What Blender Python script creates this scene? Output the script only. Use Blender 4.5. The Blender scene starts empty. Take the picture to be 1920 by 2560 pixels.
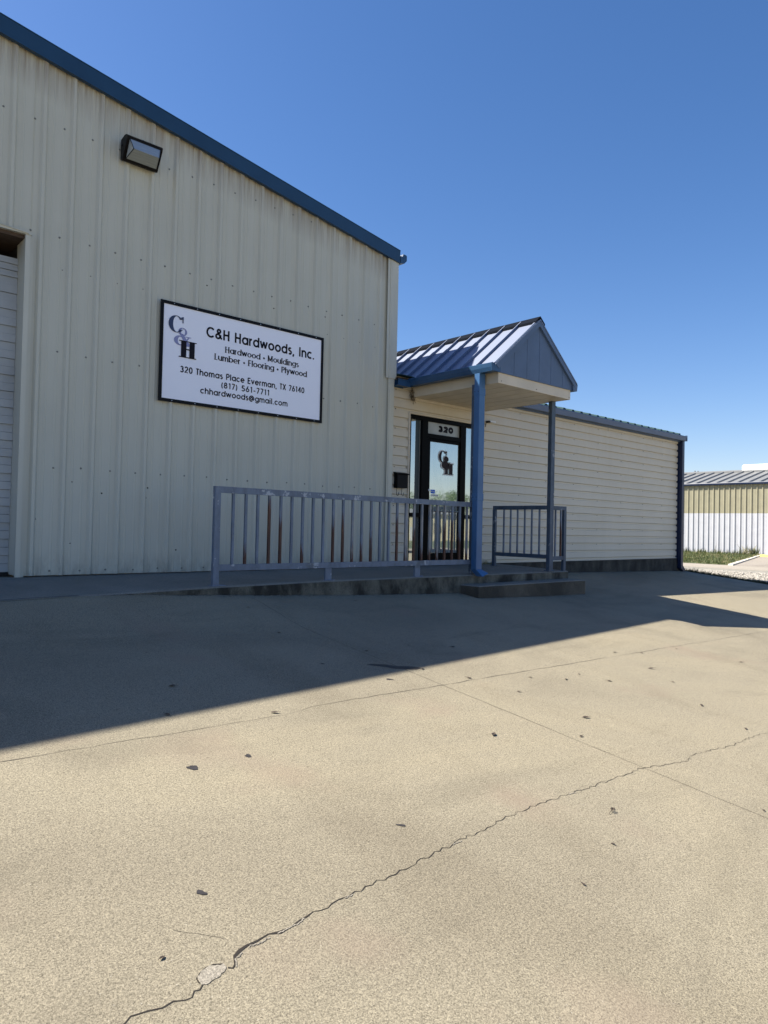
import bpy, math, random
from mathutils import Vector, Matrix
random.seed(7)
S = bpy.context.scene
COL = S.collection
rad = math.radians

# ---------------------------------------------------------------- camera
F_PX = 1780.0
cd = bpy.data.cameras.new('camera'); cam = bpy.data.objects.new('camera', cd); COL.objects.link(cam)
cd.sensor_fit = 'HORIZONTAL'; cd.sensor_width = 36.0; cd.lens = 36.0*F_PX/1920.0
cd.clip_start = 0.05; cd.clip_end = 3000
yaw, pitch, roll = 0.73143648, 0.02055164, 0.02212535
cy, sy, cp, sp = math.cos(yaw), math.sin(yaw), math.cos(pitch), math.sin(pitch)
fw = Vector((sy*cp, cy*cp, sp)); r0 = Vector((cy, -sy, 0)); u0 = r0.cross(fw)
rr = math.cos(roll)*r0 + math.sin(roll)*u0; uu = -math.sin(roll)*r0 + math.cos(roll)*u0
m = Matrix((rr, uu, -fw)).transposed().to_4x4()
m.translation = Vector((-3.642, -8.195, 0.621))
cam.matrix_world = m
S.camera = cam

# ---------------------------------------------------------------- light
SUN_EL = rad(50.3); SUN_AZ = math.atan2(-0.58, 0.594)      # azimuth from +Y, clockwise towards +X
SKY_STRENGTH = 0.071
SUN_STRENGTH = 5.0
w = bpy.data.worlds.new('World'); S.world = w; w.use_nodes = True
nt = w.node_tree; nt.nodes.clear()
sky = nt.nodes.new('ShaderNodeTexSky'); sky.sky_type = 'NISHITA'; sky.sun_disc = False
sky.sun_elevation = SUN_EL; sky.sun_rotation = SUN_AZ
sky.altitude = 100; sky.air_density = 1.0; sky.dust_density = 0.6; sky.ozone_density = 2.6
bg = nt.nodes.new('ShaderNodeBackground'); bg.inputs['Strength'].default_value = SKY_STRENGTH
wo = nt.nodes.new('ShaderNodeOutputWorld')
hs = nt.nodes.new('ShaderNodeHueSaturation'); hs.inputs['Saturation'].default_value = 1.25; nt.links.new(sky.outputs[0], hs.inputs['Color']); tn = nt.nodes.new('ShaderNodeMix'); tn.data_type = 'RGBA'; tn.blend_type = 'MULTIPLY'; tn.inputs[0].default_value = 1; tn.inputs[7].default_value = (1.12, 1.0, 1.07, 1); nt.links.new(hs.outputs[0], tn.inputs[6]); nt.links.new(tn.outputs[2], bg.inputs[0]); nt.links.new(bg.outputs[0], wo.inputs[0])
sd = bpy.data.lights.new('sun', 'SUN'); sd.energy = SUN_STRENGTH; sd.angle = rad(0.53); sd.color = (1.0, 0.95, 0.86)
sun = bpy.data.objects.new('sun', sd); COL.objects.link(sun)
tosun = Vector((math.sin(SUN_AZ)*math.cos(SUN_EL), math.cos(SUN_AZ)*math.cos(SUN_EL), math.sin(SUN_EL)))
sun.rotation_euler = tosun.to_track_quat('Z', 'Y').to_euler(); sun.location = (-10, 10, 20)
S.view_settings.view_transform = 'Standard'; S.view_settings.look = 'None'
S.view_settings.exposure = 1.15; S.view_settings.gamma = 1.0
S.cycles.max_bounces = 8

# ---------------------------------------------------------------- materials
def nmat(name):
    mt = bpy.data.materials.new(name); mt.use_nodes = True
    n = mt.node_tree.nodes; l = mt.node_tree.links
    b = n['Principled BSDF']
    return mt, n, l, b
def tc(n, l, scale=(1, 1, 1), rot=(0, 0, 0)):
    t = n.new('ShaderNodeTexCoord'); mp = n.new('ShaderNodeMapping')
    mp.inputs['Scale'].default_value = scale; mp.inputs['Rotation'].default_value = rot
    l.new(t.outputs['Object'], mp.inputs['Vector']); return mp.outputs['Vector']
def noise(n, l, vec, scale, detail=4, rough=0.55, dist=0.0):
    t = n.new('ShaderNodeTexNoise'); t.inputs['Scale'].default_value = scale
    t.inputs['Detail'].default_value = detail; t.inputs['Roughness'].default_value = rough
    t.inputs['Distortion'].default_value = dist
    l.new(vec, t.inputs['Vector']); return t.outputs['Fac']
def ramp(n, l, fac, stops):
    r = n.new('ShaderNodeValToRGB'); e = r.color_ramp.elements
    while len(e) > 1: e.remove(e[-1])
    e[0].position = stops[0][0]; e[0].color = c4(stops[0][1])
    for p, c in stops[1:]:
        k = e.new(p); k.color = c4(c)
    l.new(fac, r.inputs['Fac']); return r.outputs['Color']
def c4(c):
    if isinstance(c, (int, float)): return (c, c, c, 1)
    return (*c, 1)
def mix(n, l, fac, a, b, mode='MIX'):
    x = n.new('ShaderNodeMix'); x.data_type = 'RGBA'; x.blend_type = mode; x.clamp_factor = True; x.clamp_result = False
    for v, i in ((fac, 0), (a, 6), (b, 7)):
        if hasattr(v, 'links'): l.new(v, x.inputs[i])
        elif i == 0: x.inputs[0].default_value = v
        else: x.inputs[i].default_value = c4(v)
    return x.outputs[2]
def math_(n, l, op, a, b=0.0, c=None):
    x = n.new('ShaderNodeMath'); x.operation = op
    for i, v in enumerate((a, b) if c is None else (a, b, c)):
        if hasattr(v, 'links'): l.new(v, x.inputs[i])
        else: x.inputs[i].default_value = v
    return x.outputs[0]
def sepz(n, l):
    t = n.new('ShaderNodeNewGeometry'); s = n.new('ShaderNodeSeparateXYZ'); l.new(t.outputs['Position'], s.inputs[0])
    return s.outputs
def bump(n, l, b, h, strength, dist):
    k = n.new('ShaderNodeBump'); k.inputs['Strength'].default_value = strength; k.inputs['Distance'].default_value = dist
    l.new(h, k.inputs['Height']); l.new(k.outputs[0], b.inputs['Normal'])

def simple(name, col, rough=0.5, metal=0.0, var=0.12, vs=3.0, spec=0.5, bmp=0.0, bs=60, stretch=(1, 1, 1), coat=0.0, crough=0.03):
    mt, n, l, b = nmat(name)
    v = tc(n, l, stretch)
    f = noise(n, l, v, vs, 5)
    d = tuple(c*(1-var) for c in col); u = tuple(min(1, c*(1+var)) for c in col)
    l.new(ramp(n, l, f, [(0.3, d), (0.7, u)]), b.inputs['Base Color'])
    b.inputs['Roughness'].default_value = rough; b.inputs['Metallic'].default_value = metal
    b.inputs['Specular IOR Level'].default_value = spec
    b.inputs['Coat Weight'].default_value = coat; b.inputs['Coat Roughness'].default_value = crough; b.inputs['Coat IOR'].default_value = 1.5 if coat < 1 else 2.0
    if bmp: bump(n, l, b, noise(n, l, v, bs, 4), bmp, 0.004)
    return mt

M = {}
# painted ribbed metal walls, with weathering streaks that run down from the roof edge
def wallmat(name, base, streak, sstr, warm=0.0):
    mt, n, l, b = nmat(name)
    v = tc(n, l, (9, 9, 0.35)); f = noise(n, l, v, 1.6, 6, 0.6)
    v2 = tc(n, l); f2 = noise(n, l, v2, 0.9, 5)
    c1 = ramp(n, l, f, [(0.32, tuple(x*0.95 for x in base)), (0.6, base), (0.8, tuple(min(1, x*1.05) for x in base))])
    c2 = mix(n, l, 0.5, c1, ramp(n, l, f2, [(0.3, tuple(x*0.90 for x in base)), (0.7, tuple(min(1, x*1.07) for x in base))]))
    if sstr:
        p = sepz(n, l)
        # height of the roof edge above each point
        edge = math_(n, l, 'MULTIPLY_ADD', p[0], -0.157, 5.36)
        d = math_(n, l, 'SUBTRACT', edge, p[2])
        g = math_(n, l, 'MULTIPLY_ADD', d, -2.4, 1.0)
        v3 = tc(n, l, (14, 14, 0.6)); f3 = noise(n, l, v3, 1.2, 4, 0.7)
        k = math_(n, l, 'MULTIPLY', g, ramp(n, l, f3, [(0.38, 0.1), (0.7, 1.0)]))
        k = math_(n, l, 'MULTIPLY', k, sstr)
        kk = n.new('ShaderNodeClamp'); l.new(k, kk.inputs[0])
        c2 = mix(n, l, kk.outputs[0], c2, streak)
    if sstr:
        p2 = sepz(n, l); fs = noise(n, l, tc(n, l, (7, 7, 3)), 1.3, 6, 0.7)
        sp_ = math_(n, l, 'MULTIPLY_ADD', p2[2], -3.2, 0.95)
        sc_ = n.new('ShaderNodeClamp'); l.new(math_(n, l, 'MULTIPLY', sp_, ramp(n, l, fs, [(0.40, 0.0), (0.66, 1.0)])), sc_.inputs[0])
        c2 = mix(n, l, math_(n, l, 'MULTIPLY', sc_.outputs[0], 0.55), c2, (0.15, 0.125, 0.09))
    if warm:
        p = sepz(n, l)
        v3 = tc(n, l, (5, 5, 0.8)); f3 = noise(n, l, v3, 1.0, 5, 0.7)
        g = math_(n, l, 'MULTIPLY_ADD', p[2], 0.5, -0.75)
        g2 = n.new('ShaderNodeClamp'); l.new(math_(n, l, 'MULTIPLY', g, f3), g2.inputs[0])
        c2 = mix(n, l, math_(n, l, 'MULTIPLY', g2.outputs[0], warm), c2, streak)
    l.new(c2, b.inputs['Base Color'])
    b.inputs['Roughness'].default_value = 0.45
    vb = tc(n, l, (3, 3, 1)); bump(n, l, b, noise(n, l, vb, 2.2, 3), 0.10 if warm else 0.25, 0.012)
    return mt
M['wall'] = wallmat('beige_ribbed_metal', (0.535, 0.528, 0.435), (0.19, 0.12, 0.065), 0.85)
M['siding'] = wallmat('cream_ribbed_metal', (0.61, 0.565, 0.46), (0.47, 0.33, 0.15), 0, 0.75)
M['trim'] = simple('beige_trim_metal', (0.530, 0.522, 0.432), 0.42, var=0.06, vs=2, stretch=(4, 4, .6))
M['fascia'] = simple('cream_fascia_metal', (0.60, 0.525, 0.395), 0.45, var=0.10, vs=2.5)
M['white_door'] = simple('white_rollup_door', (0.40, 0.42, 0.42), 0.45, var=0.16, vs=2)
M['blue'] = simple('blue_trim_paint', (0.010, 0.045, 0.100), 0.42, var=0.10, vs=3)
M['gable_blue'] = simple('slate_blue_panel', (0.078, 0.122, 0.205), 0.5, var=0.08, vs=4)
M['gutter'] = simple('blue_gutter_paint', (0.020, 0.066, 0.142), 0.38, var=0.14, vs=5)
M['ds'] = simple('bright_blue_downspout', (0.042, 0.125, 0.270), 0.40, var=0.16, vs=3, stretch=(1, 1, .7))
M['navy'] = simple('navy_downspout_paint', (0.006, 0.016, 0.052), 0.42, var=0.12, vs=3)
M['ridge'] = simple('near_black_ridge_paint', (0.005, 0.007, 0.012), 0.75, spec=0.05)
M['roof_blue'] = simple('blue_roof_metal', (0.020, 0.052, 0.135), 0.60, metal=0.0, var=0.10, vs=2, spec=1.0, coat=1.0, crough=0.55)
M['teal'] = simple('weathered_green_roof', (0.030, 0.062, 0.060), 0.8, var=0.2, vs=4, spec=0.15)
M['grey_roof'] = simple('grey_far_roof', (0.20, 0.20, 0.19), 0.5, var=0.06, vs=2)
M['screw'] = simple('galvanised_screw', (0.20, 0.20, 0.18), 0.5, metal=0.3)
M['dark'] = simple('dark_gap', (0.012, 0.011, 0.010), 0.8)
M['wood'] = simple('old_timber', (0.075, 0.048, 0.032), 0.8, var=0.3, vs=8, stretch=(1, 6, 6))
M['bronze'] = simple('dark_bronze_frame', (0.003, 0.003, 0.003), 0.4, var=0.2, spec=0.05)
M['black'] = simple('black_painted_metal', (0.004, 0.004, 0.005), 0.45, var=0.2, spec=0.12)
M['sign_white'] = simple('white_sign_face', (0.88, 0.90, 0.98), 0.35, var=0.01)
M['sign_black'] = simple('black_sign_border', (0.004, 0.004, 0.005), 0.45, spec=0.15)
M['ink'] = simple('black_lettering', (0.006, 0.005, 0.010), 0.6, spec=0.2)
M['ink_navy'] = simple('navy_lettering', (0.020, 0.035, 0.095), 0.45)
M['ink_lav'] = simple('lavender_lettering', (0.24, 0.26, 0.46), 0.45)
M['maroon'] = simple('dark_maroon_vinyl', (0.016, 0.007, 0.008), 0.5, spec=0.2)
M['halo'] = simple('white_vinyl', (0.72, 0.74, 0.74), 0.5)
M['sticker'] = simple('blue_sticker', (0.02, 0.12, 0.55), 0.4)
M['frost'] = simple('grey_transom_panel', (0.34, 0.36, 0.35), 0.30, var=0.12, vs=5)
M['reflected_band'] = simple('dark_green_reflection', (0.008, 0.022, 0.024), 0.4, var=0.2)
M['rivet'] = simple('bright_rivet', (0.5, 0.5, 0.5), 0.3, metal=0.8)
M['vent_white'] = simple('white_vent_metal', (0.74, 0.74, 0.72), 0.5, var=0.15, vs=3)
M['yellow'] = simple('yellow_kerb_paint', (0.72, 0.52, 0.10), 0.6, var=0.1)
M['bark'] = simple('tree_bark', (0.10, 0.07, 0.05), 0.9, var=0.3)
M['nest'] = simple('dry_nest_grass', (0.10, 0.075, 0.045), 0.9, var=0.4, vs=40)

def concrete(name, lo, hi, moss=0.0, sp=1.0, vert=False, wear=0.0, blotch=0):
    mt, n, l, b = nmat(name)
    v = tc(n, l)
    big = noise(n, l, v, 0.45, 6, 0.6, 0.4)
    col = ramp(n, l, big, [(0.30, lo), (0.70, hi)])
    mid = noise(n, l, v, 5.0, 5, 0.65)
    col = mix(n, l, 0.30, col, ramp(n, l, mid, [(0.30, tuple(x*0.82 for x in lo)), (0.70, tuple(min(1, x*1.12) for x in hi))]))
    fine = noise(n, l, v, 135, 3, 0.75)
    col = mix(n, l, 0.85*sp, col, ramp(n, l, fine, [(0.36, tuple(x*0.42 for x in lo)), (0.50, hi), (0.64, tuple(min(1, x*1.7) for x in hi))]))
    fine2 = noise(n, l, v, 320, 2, 0.6)
    col = mix(n, l, 0.40*sp, col, ramp(n, l, fine2, [(0.38, tuple(x*0.2 for x in lo)), (0.50, hi), (0.64, tuple(min(1, x*1.6) for x in hi))]))
    # light aggregate stones and dark pits
    vo = n.new('ShaderNodeTexVoronoi'); vo.inputs['Scale'].default_value = 62; l.new(v, vo.inputs['Vector'])
    agg = ramp(n, l, vo.outputs['Distance'], [(0.10, 1.0), (0.20, 0.0)])
    sel = n.new('ShaderNodeSeparateColor'); l.new(vo.outputs['Color'], sel.inputs[0])
    a1 = math_(n, l, 'MULTIPLY', agg, math_(n, l, 'GREATER_THAN', sel.outputs[0], 0.80))
    a2 = math_(n, l, 'MULTIPLY', agg, math_(n, l, 'LESS_THAN', sel.outputs[0], 0.13))
    col = mix(n, l, math_(n, l, 'MULTIPLY', a1, 0.5*sp), col, (0.48, 0.44, 0.36))
    col = mix(n, l, math_(n, l, 'MULTIPLY', a2, 0.75*sp), col, (0.07, 0.055, 0.04))
    if blotch:
        fb = noise(n, l, tc(n, l, (1, 1.6, 1), (0, 0, .5)), 0.33, 4, 0.55, 0.8)
        col = mix(n, l, 0.5, col, ramp(n, l, fb, [(0.36, (0.74, 0.73, 0.74)), (0.50, (1, 1, 1)), (0.66, (1.22, 1.20, 1.14))]), 'MULTIPLY')
        fc = noise(n, l, tc(n, l, (1, .35, 1), (0, 0, -.35)), 1.6, 5, 0.6, 0.6)
        col = mix(n, l, 0.4, col, ramp(n, l, fc, [(0.34, (0.78, 0.76, 0.74)), (0.48, (1, 1, 1))]), 'MULTIPLY')
        fd = noise(n, l, v, 1.1, 3, 0.5)
        col = mix(n, l, math_(n, l, 'MULTIPLY', ramp(n, l, fd, [(0.60, 0.0), (0.75, 1.0)]), 0.5), col, (0.245, 0.185, 0.135))
    if wear:
        vw = tc(n, l, (0.5, 1.0, 1)); wf = noise(n, l, vw, 0.7, 7, 0.62, 1.2)
        k = ramp(n, l, wf, [(0.52, 0.0), (0.70, 1.0)])
        col = mix(n, l, math_(n, l, 'MULTIPLY', k, wear), col, tuple(x*0.62 for x in lo))
    if moss:
        vs_ = tc(n, l, (2.2, 2.2, 1.3) if vert else (1, 1, 1)); f = noise(n, l, vs_, 1.5, 8, 0.62, 0.2)
        k = ramp(n, l, f, [(0.40, 1.0), (0.66, 0.0)])
        col = mix(n, l, math_(n, l, 'MULTIPLY', k, moss), col, (0.020, 0.019, 0.016))
    l.new(col, b.inputs['Base Color'])
    b.inputs['Roughness'].default_value = 0.85; b.inputs['Specular IOR Level'].default_value = 0.25
    h = math_(n, l, 'ADD', fine, math_(n, l, 'MULTIPLY', mid, 0.6))
    bump(n, l, b, h, 0.55, 0.006)
    return mt
M['lot'] = concrete('worn_aggregate_concrete', (0.176, 0.152, 0.106), (0.260, 0.226, 0.159), wear=0.40, blotch=1)
M['slab'] = concrete('grey_walk_concrete', (0.16, 0.15, 0.125), (0.24, 0.225, 0.19), moss=0.2)
M['kerb_face'] = concrete('mouldy_kerb_concrete', (0.12, 0.115, 0.09), (0.19, 0.18, 0.14), moss=0.92, vert=True)
M['foundation'] = concrete('damp_foundation_concrete', (0.050, 0.048, 0.040), (0.085, 0.080, 0.066), moss=0.85, vert=True)
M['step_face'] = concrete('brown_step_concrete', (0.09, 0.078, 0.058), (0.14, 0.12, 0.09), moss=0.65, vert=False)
M['road'] = concrete('pale_road_concrete', (0.27, 0.235, 0.19), (0.34, 0.30, 0.24), sp=0.5)
M['drive'] = concrete('stained_drive_concrete', (0.23, 0.20, 0.16), (0.32, 0.28, 0.23), sp=0.5, wear=0.6)
M['kerb_light'] = concrete('pale_kerb_concrete', (0.52, 0.48, 0.40), (0.62, 0.58, 0.50), sp=0.4)
M['dirt'] = concrete('dry_dirt', (0.22, 0.19, 0.13), (0.36, 0.31, 0.22))
M['crack'] = simple('crack_shadow_dirt', (0.022, 0.017, 0.012), 0.95)
M['joint'] = simple('joint_filler', (0.055, 0.046, 0.034), 0.9, var=0.4, vs=30)
M['chip'] = concrete('fresh_chipped_concrete', (0.20, 0.178, 0.138), (0.28, 0.25, 0.20), sp=0.8)
M['stain'] = simple('grey_gum_stain', (0.045, 0.042, 0.043), 0.8, spec=0.1, var=0.2, vs=20)
M['oil'] = simple('dark_oil_stain', (0.040, 0.033, 0.025), 0.6, var=0.3, vs=15)
M['leafdry'] = simple('dark_dry_leaf', (0.055, 0.038, 0.026), 0.7, var=0.3, vs=40)

def foliage(name, a, b_, vs):
    mt, n, l, b = nmat(name)
    f = noise(n, l, tc(n, l), vs, 4)
    l.new(ramp(n, l, f, [(0.32, a), (0.68, b_)]), b.inputs['Base Color'])
    b.inputs['Roughness'].default_value = 0.6
    b.inputs['Transmission Weight'].default_value = 0.0
    return mt
M['grass'] = foliage('sunny_grass', (0.038, 0.060, 0.012), (0.11, 0.13, 0.032), 2.5)
M['drygrass'] = foliage('dry_grass_blades', (0.20, 0.17, 0.07), (0.32, 0.27, 0.13), 3)
M['weed'] = foliage('dark_weeds', (0.018, 0.026, 0.008), (0.05, 0.06, 0.02), 6)
M['turf'] = foliage('grassy_soil', (0.055, 0.075, 0.018), (0.14, 0.14, 0.05), 1.3)
M['tree_leaf'] = foliage('tree_leaves', (0.035, 0.075, 0.015), (0.10, 0.15, 0.035), 0.8)
M['gravel'] = simple('limestone_gravel', (0.25, 0.23, 0.185), 0.85, var=0.35, vs=14, bmp=0.8, bs=40)
M['pebble'] = simple('limestone_pebble', (0.36, 0.33, 0.28), 0.8, var=0.25, vs=9)

# railing paint: chalky blue with bare patches; rust climbs some bars from the foot
def railmat(name, base, rust=0.0, chips=0.35, pale=None, zlo=0.16, zhi=0.95):
    mt, n, l, b = nmat(name)
    v = tc(n, l, (1, 1, 0.5)); f = noise(n, l, v, 9, 6, 0.65)
    c = ramp(n, l, f, [(0.30, tuple(x*0.72 for x in base)), (0.5, base), (0.72, tuple(min(1, x*1.3) for x in base))])
    if chips:
        f2 = noise(n, l, tc(n, l), 7.5, 7, 0.72)
        c = mix(n, l, math_(n, l, 'MULTIPLY', ramp(n, l, f2, [(0.595, 0.0), (0.625, 1.0)]), chips), c, (0.44, 0.47, 0.50))
        f3 = noise(n, l, tc(n, l), 3.3, 6, 0.7)
        c = mix(n, l, math_(n, l, 'MULTIPLY', ramp(n, l, f3, [(0.56, 0.0), (0.66, 1.0)]), chips*0.8), c, (0.075, 0.09, 0.10))
    if pale:
        f4 = noise(n, l, tc(n, l, (1, 1, 0.25)), 14, 5, 0.7)
        c = mix(n, l, ramp(n, l, f4, [(0.40, 0.0), (0.58, 0.8)]), c, (0.32, 0.30, 0.27))
    if rust:
        p = sepz(n, l)
        z = math_(n, l, 'DIVIDE', math_(n, l, 'SUBTRACT', p[2], zlo), zhi-zlo)
        f5 = noise(n, l, tc(n, l, (30, 30, 2.2)), 1.4, 6, 0.75)
        thr = math_(n, l, 'SUBTRACT', rust+0.22, z)
        k = math_(n, l, 'MULTIPLY', math_(n, l, 'ADD', thr, math_(n, l, 'MULTIPLY_ADD', f5, 1.2, -0.72)), 7.0)
        kc = n.new('ShaderNodeClamp'); l.new(k, kc.inputs[0])
        rc = ramp(n, l, f5, [(0.30, (0.020, 0.007, 0.005)), (0.48, (0.060, 0.018, 0.009)), (0.62, (0.11, 0.045, 0.022)), (0.75, (0.25, 0.17, 0.11))])
        c = mix(n, l, kc.outputs[0], c, rc)
    l.new(c, b.inputs['Base Color']); b.inputs['Roughness'].default_value = 0.55
    bump(n, l, b, f, 0.2, 0.002)
    return mt
RB = (0.138, 0.172, 0.225)
M['rail'] = railmat('chalky_blue_rail_paint', RB, 0, 0.85)
M['bal0'] = railmat('chalky_blue_baluster', RB, 0, 0.1)
for i, r in enumerate((0.22, 0.42, 0.62, 0.85)):
    M['bal%d' % (i+1)] = railmat('rusting_baluster_%s' % 'abcd'[i], RB, r, 0.1)
M['balp'] = railmat('peeling_baluster', RB, 0.15, 0.1, pale=1)
M['balpr'] = railmat('peeling_rusty_baluster', RB, 0.55, 0.1, pale=1)
M['rail_dark'] = railmat('slate_blue_rail_paint', (0.050, 0.078, 0.116), 0, 0.4)

# coated storefront glass: mirrors the street in front of a dark interior
def glass():
    mt, n, l, b = nmat('coated_storefront_glass')
    n.remove(b)
    g = n.new('ShaderNodeBsdfGlossy'); g.inputs['Color'].default_value = (0.80, 0.84, 0.80, 1); g.inputs['Roughness'].default_value = 0.02
    d = n.new('ShaderNodeBsdfDiffuse'); d.inputs['Color'].default_value = (0.16, 0.18, 0.17, 1)
    f = noise(n, l, tc(n, l, (3, 3, .6)), 2.0, 4)
    l.new(ramp(n, l, f, [(0.3, (0.20, 0.22, 0.21)), (0.7, (0.40, 0.42, 0.40))]), d.inputs['Color'])
    mx = n.new('ShaderNodeMixShader'); mx.inputs[0].default_value = 0.50
    bp = n.new('ShaderNodeBump'); bp.inputs['Strength'].default_value = 0.05; bp.inputs['Distance'].default_value = 0.01
    l.new(noise(n, l, tc(n, l), 2.2, 2), bp.inputs['Height']); l.new(bp.outputs[0], g.inputs['Normal'])
    l.new(d.outputs[0], mx.inputs[1]); l.new(g.outputs[0], mx.inputs[2])
    l.new(mx.outputs[0], n['Material Output'].inputs[0])
    return mt
M['glass'] = glass()
mt, n_, l_, b_ = nmat('lamp_lens_glass')
b_.inputs['Base Color'].default_value = (0.50, 0.53, 0.50, 1); b_.inputs['Roughness'].default_value = 0.35; b_.inputs['Specular IOR Level'].default_value = 0.3
b_.inputs['Transmission Weight'].default_value = 0.25
l_.new(ramp(n_, l_, noise(n_, l_, tc(n_, l_, (2, 40, 40)), 3, 3), [(0.3, (0.22, 0.24, 0.23)), (0.7, (0.34, 0.36, 0.34))]), b_.inputs['Base Color'])
M['lens'] = mt

# ---------------------------------------------------------------- mesh builder and tagging
class MB:
    def __init__(s): s.v = []; s.f = []; s.mi = []
    def face(s, pts, mi=0):
        k = len(s.v); s.v += [tuple(p) for p in pts]; s.f.append(tuple(range(k, k+len(pts)))); s.mi.append(mi)
    def box(s, x0, x1, y0, y1, z0, z1, mi=0):
        k = len(s.v)
        s.v += [(x, y, z) for x in (x0, x1) for y in (y0, y1) for z in (z0, z1)]
        for q in ((0, 1, 3, 2), (4, 6, 7, 5), (0, 4, 5, 1), (2, 3, 7, 6), (0, 2, 6, 4), (1, 5, 7, 3)):
            s.f.append(tuple(k+i for i in q)); s.mi.append(mi)
    def bbox(s, x0, x1, y0, y1, z0, z1, b=0.004, mi=0):
        # box with chamfered edges
        c = Vector(((x0+x1)/2, (y0+y1)/2, (z0+z1)/2)); h = Vector((abs(x1-x0)/2, abs(y1-y0)/2, abs(z1-z0)/2))
        b = min(b, h.x*.45, h.y*.45, h.z*.45); idx = {}
        k = len(s.v)
        for sx in (-1, 1):
            for sy_ in (-1, 1):
                for sz in (-1, 1):
                    for a in range(3):
                        p = [h.x-b, h.y-b, h.z-b]; p[a] += b
                        idx[(sx, sy_, sz, a)] = len(s.v)
                        s.v.append((c.x+sx*p[0], c.y+sy_*p[1], c.z+sz*p[2]))
        def add(q): s.f.append(tuple(q)); s.mi.append(mi)
        for a in range(3):
            o = [i for i in range(3) if i != a]
            for sa in (-1, 1):
                q = []
                for (i, j) in ((-1, -1), (1, -1), (1, 1), (-1, 1)):
                    t = [0, 0, 0]; t[a] = sa; t[o[0]] = i; t[o[1]] = j
                    q.append(idx[(*t, a)])
                add(q)
        for a in range(3):
            o = [i for i in range(3) if i != a]
            for i in (-1, 1):
                for j in (-1, 1):
                    t0 = [0, 0, 0]; t1 = [0, 0, 0]; t0[a] = -1; t1[a] = 1
                    for t in (t0, t1): t[o[0]] = i; t[o[1]] = j
                    add((idx[(*t0, o[0])], idx[(*t1, o[0])], idx[(*t1, o[1])], idx[(*t0, o[1])]))
        for sx in (-1, 1):
            for sy_ in (-1, 1):
                for sz in (-1, 1): add([idx[(sx, sy_, sz, a)] for a in range(3)])
    def prism(s, poly, a, lo, hi, mi=0):
        """extrude a closed 2D polygon along axis a (0,1,2) between lo and hi"""
        def P(p, t):
            if a == 0: return (t, p[0], p[1])
            if a == 1: return (p[0], t, p[1])
            return (p[0], p[1], t)
        k = len(s.v); n = len(poly)
        s.v += [P(p, lo) for p in poly] + [P(p, hi) for p in poly]
        s.f.append(tuple(k+i for i in range(n))); s.mi.append(mi)
        s.f.append(tuple(k+n+i for i in reversed(range(n)))); s.mi.append(mi)
        for i in range(n):
            j = (i+1) % n
            s.f.append((k+i, k+j, k+n+j, k+n+i)); s.mi.append(mi)
    def disc(s, c, r, nrm, h, mi=0, n=8):
        """small domed head lying on a wall"""
        nrm = Vector(nrm).normalized(); t = nrm.orthogonal().normalized(); b = nrm.cross(t); c = Vector(c)
        k = len(s.v)
        for i in range(n):
            a = 2*math.pi*i/n; s.v.append(tuple(c + r*(math.cos(a)*t+math.sin(a)*b)))
        for i in range(n):
            a = 2*math.pi*i/n; s.v.append(tuple(c + nrm*h + 0.7*r*(math.cos(a)*t+math.sin(a)*b)))
        for i in range(n):
            j = (i+1) % n; s.f.append((k+i, k+j, k+n+j, k+n+i)); s.mi.append(mi)
        s.f.append(tuple(k+n+i for i in range(n))); s.mi.append(mi)
    def tube(s, pts, r, n=8, mi=0):
        pts = [Vector(p) for p in pts]; rs = r if isinstance(r, (list, tuple)) else [r]*len(pts)
        k = len(s.v); up = None
        for i, p in enumerate(pts):
            d = (pts[min(i+1, len(pts)-1)]-pts[max(i-1, 0)]).normalized()
            if up is None: up = d.orthogonal().normalized()
            up = (up - d*up.dot(d)).normalized(); b = d.cross(up)
            for j in range(n):
                a = 2*math.pi*j/n; s.v.append(tuple(p+rs[i]*(math.cos(a)*up+math.sin(a)*b)))
        for i in range(len(pts)-1):
            for j in range(n):
                q = (j+1) % n
                s.f.append((k+i*n+j, k+i*n+q, k+(i+1)*n+q, k+(i+1)*n+j)); s.mi.append(mi)
        s.f.append(tuple(k+j for j in reversed(range(n)))); s.mi.append(mi)
        s.f.append(tuple(k+(len(pts)-1)*n+j for j in range(n))); s.mi.append(mi)
    def build(s, name, mats, parent=None, smooth=False):
        if not isinstance(mats, (list, tuple)): mats = [mats]
        off = Vector((0, 0, 0)); q = parent
        while q is not None: off += q.location; q = q.parent
        me = bpy.data.meshes.new(name)
        me.from_pydata([(x-off.x, y-off.y, z-off.z) for x, y, z in s.v], [], s.f)
        for mm in mats: me.materials.append(M[mm] if isinstance(mm, str) else mm)
        me.polygons.foreach_set('material_index', s.mi)
        if smooth: me.polygons.foreach_set('use_smooth', [True]*len(s.f))
        me.update()
        o = bpy.data.objects.new(name, me); COL.objects.link(o)
        if parent is not None: o.parent = parent
        return o
def tag(o, label=None, cat=None, group=None, kind=None):
    if label: o['label'] = label
    if cat: o['category'] = cat
    if group: o['group'] = group
    if kind: o['kind'] = kind
    return o
def thing(name, loc, label, cat, group=None):
    o = bpy.data.objects.new(name, None); COL.objects.link(o); o.location = loc; o.empty_display_size = 0.2
    return tag(o, label, cat, group)
def interp(t, x):
    if x <= t[0][0]: return t[0][1]
    for (a, b), (c, d) in zip(t, t[1:]):
        if x <= c: return b+(d-b)*(x-a)/(c-a)
    return t[-1][1]
def sm(a, b, x):
    t = max(0, min(1, (x-a)/(b-a))); return t*t*(3-2*t)

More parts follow.
